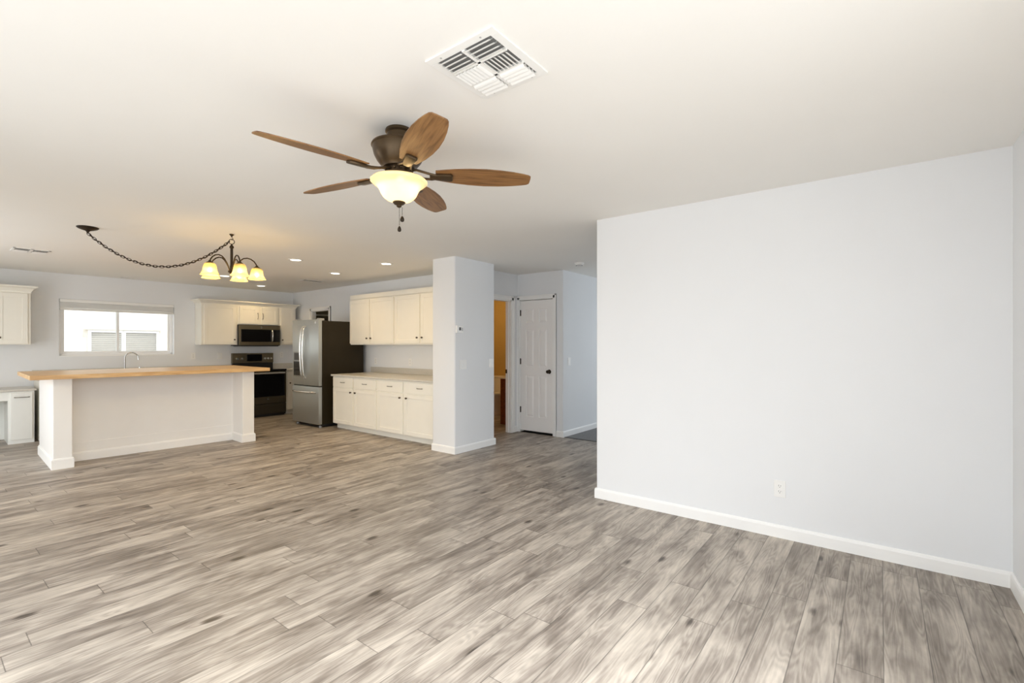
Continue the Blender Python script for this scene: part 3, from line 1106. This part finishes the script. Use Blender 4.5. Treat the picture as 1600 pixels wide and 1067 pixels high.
# ---- range (K frame, front at v=-0.66)
RG = thing('range', 'black and slate electric range with rear control panel', 'range', K(-1.198, -0.665), KA)
RW = 0.754
MB().box(0.0, RW, 0.035, 0.64, 0.02, 0.855).obj('oven_body', M_BLACK, RG)
MB().box(-0.001, RW + 0.001, -0.005, 0.615, 0.856, 0.890, 0.006).obj('cooktop', M_BGLASS, RG)
bk = MB().prism([(0.0, 0), (RW, 0), (RW, 0.072), (0.0, 0.072)], 1.0, 1.19, M=Matrix.Translation((0.0, 0.575, 0)), bev=0.006).obj('control_panel', M_SLATE, RG)
MB().box(0.004, RW - 0.004, 0.585, 0.645, 0.888, 1.003).obj('backguard', M_BLACK, RG)
MB().box(0.255, 0.535, 0.571, 0.577, 1.035, 1.165, 0.002).obj('display', M_BGLASS, bk)
for x in (0.085, 0.165, 0.585, 0.645, 0.705):
    MB().lathe([(0, 0.026), (0.021, 0.026), (0.0245, 0.020), (0.026, 0.004), (0.029, 0.0), (0, 0)], 20,
               M=Matrix.Translation((x, 0.576, 1.085)) @ MF).obj('knob', M_BRIGHT, bk, 40)
od = MB().box(0.004, RW - 0.004, 0.0, 0.04, 0.245, 0.845, 0.006).obj('oven_door', mat('slate_door', (0.060, 0.048, 0.028), 0.42, 0.3), RG)
MB().box(0.035, RW - 0.035, -0.003, 0.004, 0.375, 0.80, 0.002).obj('oven_window', M_BGLASS, od)
hd = MB()
hd.tube([(0.05, -0.048, 0.818), (RW / 2, -0.055, 0.818), (RW - 0.05, -0.048, 0.818)], 0.014, 10)
hd.cyl((0.06, -0.048, 0.818), (0.06, 0.002, 0.818), 0.010, 10).cyl((RW - 0.06, -0.048, 0.818), (RW - 0.06, 0.002, 0.818), 0.010, 10)
hd.obj('oven_handle', M_BRIGHT, od, 50)
emblem(od, Matrix.Translation((RW / 2 + 0.03, 0.0, 0.335)) @ MF, 0.018)
MB().box(0.004, RW - 0.004, 0.004, 0.04, 0.055, 0.236, 0.006).obj('storage_drawer', mat('slate_drawer', (0.040, 0.031, 0.018), 0.42, 0.2), RG)
MB().box(0.02, RW - 0.02, 0.045, 0.6, 0.0, 0.03).obj('plinth', M_BLACK, RG)

# ---- over-the-range microwave (front v=-0.405)
MW = thing('microwave', 'slate over-the-range microwave with black glass door', 'microwave', K(-1.198, -0.405), KA)
MB().box(0.0, RW, 0.03, 0.40, 1.335, 1.730).obj('microwave_body', M_BLACK, MW)
ft = MB().box(0.004, RW - 0.004, 0.0, 0.032, 1.345, 1.722, 0.004).obj('front_frame', M_SLATE, MW)
md = MB().box(0.035, 0.585, -0.004, 0.004, 1.41, 1.645, 0.002).obj('door_window', M_BGLASS, MW)
MB().box(0.605, RW - 0.012, -0.004, 0.004, 1.41, 1.645, 0.002).obj('control_panel', M_BGLASS, MW)
hh = MB()
hh.tube([(0.592, -0.002, 1.425), (0.592, -0.03, 1.435), (0.592, -0.040, 1.53), (0.592, -0.03, 1.625), (0.592, -0.002, 1.635)], 0.0105, 10)
hh.obj('handle', M_BRIGHT, MW, 50)
emblem(ft, Matrix.Translation((RW / 2 + 0.02, 0.0, 1.684)) @ MF, 0.015)
MB().box(0.03, RW - 0.03, 0.02, 0.36, 1.322, 1.336).obj('vent_grille', M_DARKG, MW)

# ================================================================== BATHROOM
t = thing('vanity', 'dark cherry bathroom vanity glimpsed through the open doorway', 'vanity', (6.30, 4.628, 0), 0)
b = MB()
b.box(0, 0.9, 0, 0.498, 0.0, 0.775)
b.obj('cabinet_body', M_CHERRY, t)
MB().box(0.02, 0.88, 0.498, 0.516, 0.10, 0.75, 0.003).obj('door', M_CHERRY, t)
MB().box(-0.02, 0.92, 0, 0.535, 0.775, 0.80, 0.005).obj('vanity_top', M_PORC, t)
t = thing('toilet', 'white toilet beyond the cherry vanity', 'toilet', (7.51, 5.93, 0), R(90))
# local: back at y=0, bowl towards +y
MB().box(-0.22, 0.22, 0.008, 0.20, 0.38, 0.70, 0.02, 3).obj('tank', M_PORC, t, 40)
MB().box(-0.235, 0.235, 0.002, 0.215, 0.70, 0.735, 0.010, 3).obj('tank_lid', M_PORC, t, 40)


def ell(rx, ry, cy, z, n=28):
    return [(rx * math.cos(2 * PI * k / n), cy + ry * math.sin(2 * PI * k / n), z) for k in range(n)]


def loft(rings):
    b = bmesh.new()
    vs_ = [[b.verts.new(p) for p in r_] for r_ in rings]
    n = len(rings[0])
    for a, d in zip(vs_[:-1], vs_[1:]):
        for k in range(n):
            b.faces.new((a[k], a[(k + 1) % n], d[(k + 1) % n], d[k]))
    b.faces.new(vs_[0][::-1]); b.faces.new(vs_[-1])
    bmesh.ops.recalc_face_normals(b, faces=b.faces)
    m_ = MB()
    m_._merge(b)
    return m_


loft([ell(0.13, 0.24, 0.36, 0.0), ell(0.125, 0.23, 0.36, 0.05), ell(0.10, 0.19, 0.34, 0.16), ell(0.14, 0.22, 0.38, 0.27), ell(0.185, 0.26, 0.43, 0.36), ell(0.19, 0.265, 0.43, 0.39)]).obj('bowl', M_PORC, t, 50)
loft([ell(0.195, 0.27, 0.43, 0.39), ell(0.198, 0.272, 0.43, 0.405), ell(0.19, 0.265, 0.43, 0.425)]).obj('seat_lid', M_PORC, t, 40)

# pantry shelf glimpsed over the refrigerator
o = MB().box(5.19, 5.98, 9.52, 9.84, 1.985, 2.010, 0.002).obj('pantry_shelf', M_CABW)
tag(o, 'pale pantry shelf glimpsed above the refrigerator through the doorway', 'shelf')

# ================================================================== CEILING FAN
FC = (1.572, 1.948)
FAN = thing('ceiling_fan', 'bronze ceiling fan with five wooden blades and a glowing glass bowl', 'ceiling fan', (FC[0], FC[1], H))
MB().lathe([(0, 0), (0.066, 0), (0.069, -0.006), (0.069, -0.014), (0.060, -0.022), (0.058, -0.058), (0.064, -0.064), (0, -0.066)], 40).obj('canopy', M_FANB, FAN, 35)
MB().lathe([(0, -0.060), (0.085, -0.064), (0.118, -0.072), (0.136, -0.080), (0.139, -0.088), (0.133, -0.094), (0.132, -0.104), (0.126, -0.130),
            (0.112, -0.158), (0.094, -0.180), (0.082, -0.190), (0.080, -0.196), (0, -0.198)], 48).obj('motor_housing', M_FANB, FAN, 35)
b = MB().lathe([(0, -0.196), (0.060, -0.197), (0.062, -0.222), (0, -0.224)], 36)
for k in range(12):
    a = 2 * PI * k / 12
    b.sphere((0.064 * math.cos(a), 0.064 * math.sin(a), -0.209), 0.0085)
b.obj('flywheel', M_FANB, FAN, 35)
MB().lathe([(0, -0.222), (0.074, -0.222), (0.077, -0.228), (0.077, -0.246), (0.070, -0.254), (0, -0.256)], 40).obj('light_fitter', M_FANB, FAN, 35)
blade_out = [(0.185, 0.042), (0.22, 0.050), (0.28, 0.063), (0.36, 0.073), (0.44, 0.0765), (0.52, 0.072), (0.59, 0.062), (0.64, 0.051), (0.668, 0.042), (0.679, 0.033), (0.681, 0.018)]
pts = blade_out + [(x, -y) for x, y in blade_out[::-1]]
BP = Matrix.Rotation(R(-13), 4, 'X')
ZB = -0.222
blade_me = None
for k in range(5):
    a = R(28 + 72 * k)
    if blade_me is None:
        bo = MB().prism(pts, -0.003, 0.003, bev=0.0015).obj('blade', M_BLADE, FAN)
        ib = MB()
        # two cast arms that drop from the flywheel to a long tongue under the blade root
        for s_ in (-1, 1):
            ib.tube([(0.058, s_ * 0.016, 0.012), (0.090, s_ * 0.026, 0.008), (0.125, s_ * 0.030, -0.004), (0.165, s_ * 0.022, -0.010), (0.20, s_ * 0.012, -0.010)], 0.0065, 8)
        ib.prism([(0.155, -0.012), (0.20, -0.024), (0.262, -0.028), (0.272, -0.020), (0.272, 0.020), (0.262, 0.028), (0.20, 0.024), (0.155, 0.012)], -0.017, -0.003, bev=0.003)
        io = ib.obj('blade_iron', M_FANB, FAN, 40)
        blade_me, iron_me = bo.data, io.data
    else:
        bo = bpy.data.objects.new('blade', blade_me); COL.objects.link(bo); bo.parent = FAN
        io = bpy.data.objects.new('blade_iron', iron_me); COL.objects.link(io); io.parent = FAN
    for o in (bo, io):
        o.location = (0, 0, ZB)
        o.rotation_euler = (R(-13), 0, a)
bowl = MB().lathe([(0.072, -0.252), (0.110, -0.251), (0.136, -0.255), (0.143, -0.262), (0.143, -0.267), (0.133, -0.276), (0.117, -0.286), (0.104, -0.299), (0.096, -0.314), (0.090, -0.329),
            (0.080, -0.344), (0.063, -0.358), (0.040, -0.367), (0, -0.371)], 48)
bowl.obj('glass_bowl', M_BOWL, FAN, 60)
MB().lathe([(0, -0.363), (0.030, -0.366), (0.033, -0.371), (0.024, -0.380), (0.013, -0.385), (0.013, -0.391), (0.007, -0.396), (0, -0.397)], 28).obj('finial', M_FANB, FAN, 35)
for dx, dy, ln, fr in ((-0.006, -0.010, 0.098, 0.010), (0.016, -0.005, 0.042, 0.011)):
    c = MB()
    n = int(ln / 0.004)
    for i in range(n):
        c.sphere((dx, dy, -0.394 - i * ln / n), 0.0019, 1.0, 6)
    co = c.obj('pull_chain', M_BRONZE, FAN, 60)
    MB().lathe([(0, 0), (0.003, -0.002), (fr * 0.75, -0.010), (fr, -0.020), (fr * 0.8, -0.028), (0, -0.032)], 14, (dx, dy), M=Matrix.Translation((0, 0, -0.394 - ln))).obj('fob', M_BRONZE, co, 50)
WARM = (1.0, 0.80, 0.52)
for a in (40, 160, 280):
    point('fan_lamp', (FC[0] + 0.05 * math.cos(R(a)), FC[1] + 0.05 * math.sin(R(a)), H - 0.286), 1.5, WARM, 0.022)

# ================================================================== SWAG CHANDELIER
CH = (2.025, 5.078)
CD = thing('chandelier', 'bronze five-arm chandelier with amber glass bells swagged on a long chain', 'chandelier', (CH[0], CH[1], 0), R(-21.7))
# local +x is the direction of the first arm
MB().lathe([(0, 2.44), (0.020, 2.44), (0.021, 2.434), (0.010, 2.424), (0.006, 2.414), (0, 2.413)], 20).tube(
    [(0, 0, 2.416), (0.002, 0, 2.406), (0.010, 0, 2.400), (0.012, 0, 2.390), (0.004, 0, 2.384), (-0.006, 0, 2.387)], 0.003, 8).obj('ceiling_hook', M_BRONZE, CD, 40)
ring = [(0.024 * math.cos(2 * PI * k / 20), 0.0, 2.366 + 0.024 * math.sin(2 * PI * k / 20)) for k in range(20)]
MB().tube(ring, 0.0035, 8, closed=True).obj('loop_ring', M_BRONZE, CD, 60)
MB().lathe([(0, 2.345), (0.006, 2.343), (0.009, 2.332), (0.019, 2.318), (0.020, 2.306), (0.012, 2.298), (0.0125, 2.13), (0.016, 2.12), (0.0145, 2.09), (0.030, 2.078), (0.033, 2.066),
            (0.022, 2.055), (0.012, 2.046), (0.006, 2.036), (0, 2.033)], 24).obj('stem', M_BRONZE, CD, 40)
arm_pts = [(0.018, 0, 2.072), (0.030, 0, 2.105), (0.048, 0, 2.145), (0.075, 0, 2.185), (0.102, 0, 2.208), (0.134, 0, 2.215), (0.167, 0, 2.207), (0.195, 0, 2.186), (0.213, 0, 2.160), (0.220, 0, 2.138)]
sh_prof = [(0.027, 2.122), (0.040, 2.119), (0.049, 2.108), (0.054, 2.090), (0.057, 2.068), (0.062, 2.046), (0.070, 2.026), (0.080, 2.012), (0.083, 2.007)]
am = None
for k in range(5):
    a = R(72 * k)
    if am is None:
        ao = MB().tube(arm_pts, 0.0062, 10).obj('arm', M_BRONZE, CD, 60)
        cp = MB().lathe([(0, 2.150), (0.010, 2.148), (0.013, 2.138), (0.030, 2.126), (0.034, 2.118), (0, 2.116)], 24, (0.22, 0)).obj('socket_cup', M_BRONZE, ao, 40)
        sh = MB().lathe(sh_prof, 36, (0.22, 0)).obj('glass_shade', M_SHADE, ao, 60)
        bu = MB().sphere((0.22, 0, 2.062), 0.020, 1.25, 14).obj('bulb', M_BULB, ao, 60)
        am = ao
    else:
        ao = copy_tree(am, CD)
    ao.rotation_euler = (0, 0, a)
    wa = CD.rotation_euler.z + a
    point('chandelier_lamp', (CH[0] + 0.22 * math.cos(wa), CH[1] + 0.22 * math.sin(wa), 2.030), 5.4, (1.0, 0.72, 0.34), 0.02)
# canopy and chain live in the same frame
cw = Vector((1.084, 5.837, 0)) - Vector((CH[0], CH[1], 0))
ca = -CD.rotation_euler.z
cl = Vector((cw.x * math.cos(ca) - cw.y * math.sin(ca), cw.x * math.sin(ca) + cw.y * math.cos(ca), 0))
MB().lathe([(0, 2.44), (0.080, 2.44), (0.082, 2.434), (0.070, 2.424), (0.045, 2.414), (0.018, 2.406), (0.010, 2.396), (0.006, 2.384), (0, 2.383)], 36, (cl.x, cl.y)).obj('canopy', M_BRONZE, CD, 40)
A3 = Vector((cl.x, cl.y, 2.384))
B3 = Vector((-0.02, 0.0, 2.366))


def chain_pt(s):
    p = A3.lerp(B3, s)
    p.z -= 1.12 * s * (1 - s)
    return p


# arc-length table
tab = [0.0]
NS = 400
for i in range(NS):
    tab.append(tab[-1] + (chain_pt((i + 1) / NS) - chain_pt(i / NS)).length)
TL = tab[-1]


def chain_at(d):
    d = max(0, min(TL, d))
    for i in range(NS):
        if tab[i + 1] >= d:
            f = (d - tab[i]) / max(1e-9, tab[i + 1] - tab[i])
            return chain_pt((i + f) / NS)
    return chain_pt(1)


nl = 48
chn = MB()
for k in range(nl):
    d0 = TL * (k + 0.5) / nl
    c = chain_at(d0)
    tg = (chain_at(d0 + 0.01) - chain_at(d0 - 0.01)).normalized()
    side = tg.cross(Vector((0, 0, 1))).normalized()
    up = side.cross(tg)
    u = side if k % 2 else up
    L_ = TL / nl * 0.72
    W_ = 0.0105
    lp = []
    for j in range(14):
        an = 2 * PI * j / 14
        ex = math.copysign(abs(math.cos(an)) ** 0.7, math.cos(an)) * L_
        lp.append(c + tg * ex + u * (W_ * math.sin(an)))
    chn.tube(lp, 0.0029, 6, closed=True)
chn.obj('chain', M_BRONZE, CD, 60)
cord = []
for k in range(160):
    d0 = TL * k / 159
    c = chain_at(d0)
    tg = (chain_at(d0 + 0.01) - chain_at(d0 - 0.01)).normalized()
    side = tg.cross(Vector((0, 0, 1))).normalized()
    up = side.cross(tg)
    ph = 2 * PI * k / 13.0
    cord.append(c + (side * math.cos(ph) + up * math.sin(ph)) * 0.006)
MB().tube(cord, 0.0028, 6).obj('power_cord', M_BRONZE, CD, 60)

# ================================================================== RECESSED DOWNLIGHTS
cans = [((3.134, 5.943), 'recessed ceiling downlight right of the chandelier, nearest the living area'),
        ((4.086, 6.569), 'recessed ceiling downlight in front of the refrigerator'),
        ((4.027, 5.258), 'recessed ceiling downlight nearest the white pillar'),
        ((4.101, 9.022), 'recessed ceiling downlight in front of the range'),
        ((3.165, 8.195), 'recessed ceiling downlight seen between the chandelier shades')]
for (x, y), lb in cans:
    t = thing('recessed_light', lb, 'downlight', (x, y, H), 0, 'recessed kitchen downlights')
    MB().lathe([(0.062, -0.0005), (0.062, -0.004), (0.075, -0.007), (0.088, -0.005), (0.090, 0.0), (0.062, 0.0)], 36).obj('trim_ring', M_WHITEP, t, 40)
    MB().lathe([(0, -0.003), (0.063, -0.003), (0.063, -0.001), (0, -0.001)], 32).obj('lens', M_LENS, t)
    d = bpy.data.lights.new('downlight', 'AREA')
    d.shape = 'DISK'
    d.size = 0.11
    d.energy = 4.0
    d.color = (1.0, 0.69, 0.32)
    d.spread = R(150)
    o = bpy.data.objects.new('downlight', d)
    o.location = (x, y, H - 0.010)
    COL.objects.link(o)
# bathroom lamp and its warm glow
point('bathroom_lamp', (6.4, 5.9, 2.1), 11, (1.0, 0.74, 0.38), 0.1)
point('pantry_fill', (5.6, 8.6, 2.3), 0.5, (1.0, 0.8, 0.5), 0.08)  # added unseen fill inside the pantry

# ================================================================== CEILING REGISTERS, DETECTORS
VX0, VX1, VY0, VY1 = 1.248, 1.602, 1.054, 1.392
t = thing('ceiling_vent', 'large square four-way ceiling vent near the camera, beside the fan', 'vent', (1.425, 1.223, H))
hx, hy = 0.177, 0.169
MB().box(-0.142, 0.142, -0.134, 0.134, -0.0015, -0.0005).obj('duct_shade_plate', M_VENTD, t)  # flat plate, duct cavity's shade put into its colour
f = MB()
fx_, fy_ = 0.142, 0.134
f.box(-hx, -fx_, -hy, hy, -0.008, 0, 0.002).box(fx_, hx, -hy, hy, -0.008, 0, 0.002)
f.box(-fx_ - 0.001, fx_ + 0.001, -hy, -fy_, -0.008, 0, 0.002).box(-fx_ - 0.001, fx_ + 0.001, fy_, hy, -0.008, 0, 0.002)
f.box(-0.056, -0.046, -fy_, fy_, -0.012, -0.001).box(0.046, 0.056, -fy_, fy_, -0.012, -0.001)
f.box(-fx_, fx_, -0.007, 0.007, -0.012, -0.001)
f.obj('flange', M_VENT, t)


def louvre(mb, axis, a0, a1, c, throw, wdt=0.021, drop=0.017, th=0.0012):
    """one slat running a0..a1 along axis; its lower edge leans out towards throw"""
    h = wdt / 2
    # curved in section: steep at the top, flaring to a flat lower lip
    prof = [(-1.0, 0.0), (-0.55, -0.50), (0.1, -0.84), (0.75, -0.98), (1.0, -1.0)]
    prof = [(c + throw * h * u, -0.002 + drop * v_) for u, v_ in prof]
    for (p0, z0), (p1, z1) in zip(prof[:-1], prof[1:]):
        if axis == 'y':
            q = [(p0, a0, z0), (p0, a1, z0), (p1, a1, z1), (p1, a0, z1)]
        else:
            q = [(a0, p0, z0), (a1, p0, z0), (a1, p1, z1), (a0, p1, z1)]
        q2 = [(x, y, z + th) for x, y, z in q]
        mb.grid([q, q2[::-1]])
        if (p1, z1) == prof[-1]:
            mb.grid([[q[2], q2[2], q2[3], q[3]]])


for ya, yb in ((-fy_ + 0.004, -0.010), (0.010, fy_ - 0.004)):
    for throw, xs_ in ((-1, (-0.133, -0.109, -0.085, -0.064)), (1, (0.064, 0.085, 0.109, 0.133))):
        m_ = MB()
        for x in xs_:
            louvre(m_, 'y', ya, yb, x, throw)
        m_.obj('louvre_bank', M_VENT, t)
for throw, ys_ in ((-1, [-0.122 + 0.0185 * i for i in range(7)]), (1, [0.012 + 0.0185 * i for i in range(7)])):
    m_ = MB()
    for y in ys_:
        louvre(m_, 'x', -0.045, 0.045, y, throw, 0.018, 0.015)
    m_.obj('louvre_bank', M_VENT, t)
for x, y in ((-0.158, -0.10), (0.158, -0.10), (-0.158, 0.10), (0.158, 0.10)):
    MB().lathe([(0, -0.0095), (0.004, -0.009), (0.0045, -0.0075), (0, -0.0075)], 10, (x, y)).obj('screw', M_GREYP, t)


def small_vent(label, x, y, sx, sy, nb, rz=0.0, n=4, group=None):
    t = thing('ceiling_vent', label, 'vent', (x, y, H), rz, group)
    hx, hy = sx / 2, sy / 2
    b_ = 0.02
    f = MB()
    f.box(-hx, -hx + b_, -hy, hy, -0.007, 0, 0.0015).box(hx - b_, hx, -hy, hy, -0.007, 0, 0.0015)
    f.box(-hx, hx, -hy, -hy + b_, -0.007, 0, 0.0015).box(-hx, hx, hy - b_, hy, -0.007, 0, 0.0015)
    for k in range(1, nb):
        xx = -hx + sx * k / nb
        f.box(xx - 0.012, xx + 0.012, -hy, hy, -0.007, 0)
    f.obj('flange', M_VENT, t)
    MB().box(-hx + b_, hx - b_, -hy + b_, hy - b_, -0.0012, -0.0004).obj('duct_shade_plate', M_VENTD, t)  # flat plate coloured as the shaded cavity behind the slats
    w_ = sx / nb
    for k in range(nb):
        m_ = MB()
        xa = -hx + w_ * k + b_
        xb = -hx + w_ * (k + 1) - b_
        for j in range(n):
            yy = -hy + b_ + (sy - 2 * b_) * (j + 0.5) / n
            louvre(m_, 'x', xa, xb, yy, -1 if j < n / 2 else 1, (sy - 2 * b_) / n * 0.9, 0.012)
        m_.obj('louvre_bank', M_VENT, t)
    return t


small_vent('small two-slot ceiling vent above the desk, at the left edge', 0.945, 7.80, 0.31, 0.30, 2, 0, 6)
small_vent('small ceiling vent in the kitchen between the downlights', 4.32, 7.64, 0.36, 0.20, 1, 0, 5)
small_vent('tiny slot vent in the ceiling close above the kitchen window', 2.28, 9.66, 0.16, 0.08, 1, R(-2), 3)
t = thing('smoke_detector', 'white round smoke detector on the ceiling near the closet door', 'smoke detector', (5.573, 3.178, H))
MB().lathe([(0, -0.034), (0.040, -0.034), (0.052, -0.030), (0.055, -0.014), (0.062, -0.010), (0.064, 0), (0, 0)], 32).obj('detector_body', M_WHITEP, t, 40)
MB().lathe([(0.041, -0.0348), (0.046, -0.0348), (0.046, -0.030), (0.041, -0.030)], 28).obj('sensor_slots', M_DARKG, t)

# ================================================================== SWITCHES, OUTLETS, THERMOSTAT


def plate(name, label, cat, loc, rz, wd, kind, n=1, group=None):
    """wall plate in the local xz plane facing -y, centred on loc"""
    t = thing(name, label, cat, loc, rz, group)
    hw, hh = wd / 2, 0.058
    MB().box(-hw, hw, -0.006, 0, -hh, hh, 0.0025).obj('cover_plate', M_WHITEP, t)
    for k in range(n):
        x = (k - (n - 1) / 2) * 0.046
        if kind == 'switch':
            r_ = MB().prism([(0, -0.0105), (0.0, -0.006), (0.062, -0.006), (0.062, -0.0075)], -0.0165, 0.0165,
                            M=Matrix.Translation((x, 0, -0.031)) @ Matrix(((0, 0, 1, 0), (0, 1, 0, 0), (1, 0, 0, 0), (0, 0, 0, 1))))
            r_.obj('rocker', M_WHITEP, t)
        else:
            for zc in (0.0195, -0.0195):
                so = MB().lathe([(0, 0.0085), (0.0165, 0.0085), (0.0172, 0.006), (0, 0.006)], 20, M=Matrix.Translation((x, 0, zc)) @ MF).obj('socket', M_WHITEP, t, 40)
                sl = MB().box(x - 0.0075, x - 0.0052, -0.0092, -0.0080, zc - 0.001, zc + 0.008).box(x + 0.0052, x + 0.0075, -0.0092, -0.0080, zc - 0.001, zc + 0.007)
                sl.cyl((x, -0.0092, zc - 0.0075), (x, -0.0080, zc - 0.0075), 0.0025, 10)
                sl.obj('slots', M_DARKG, so)
    return t


plate('outlet', 'white duplex outlet low on the large bare wall', 'outlet', (3.765, 0.552, 0.340), R(-90), 0.072, 'outlet')
plate('light_switch', 'white double light switch on the pillar under the thermostat', 'light switch', (4.338, 4.135, 1.100), 0, 0.117, 'switch', 2)
plate('light_switch', 'white light switch at the right edge of the pillar', 'light switch', (4.884, 4.135, 1.102), 0, 0.092, 'switch', 1)
plate('light_switch', 'white light switch on the hallway wall beside the closet', 'light switch', (6.10, 3.65, 1.100), 0, 0.080, 'switch', 1)
plate('outlet', 'white outlet on the kitchen wall nearest the refrigerator', 'outlet', (5.09, 6.93, 1.07), R(-90), 0.072, 'outlet')
plate('outlet', 'white outlet on the kitchen wall nearest the pillar', 'outlet', (5.09, 6.02, 1.07), R(-90), 0.072, 'outlet')
plate('outlet', 'white outlet just right of the kitchen window', 'outlet', K(-1.82, 0, 1.15), KA, 0.072, 'outlet')
plate('light_switch', 'white switch plate on the back wall left of the range', 'light switch', K(-1.385, 0, 1.145), KA, 0.085, 'switch', 1)
plate('outlet', 'white outlet on the back wall between range and refrigerator', 'outlet', K(-0.237, 0, 1.15), KA, 0.072, 'outlet')
t = thing('thermostat', 'small white thermostat with dark display on the pillar', 'thermostat', (4.262, 4.135, 1.540), 0)
MB().box(-0.055, 0.055, -0.026, 0, -0.046, 0.046, 0.005, 3).obj('thermostat_case', M_WHITEP, t)
MB().box(-0.020, 0.016, -0.0275, -0.024, -0.014, 0.024, 0.001).obj('display', M_DARKG, t)
MB().box(0.028, 0.044, -0.0285, -0.024, -0.020, 0.020, 0.001).obj('buttons', M_GREYP, t)
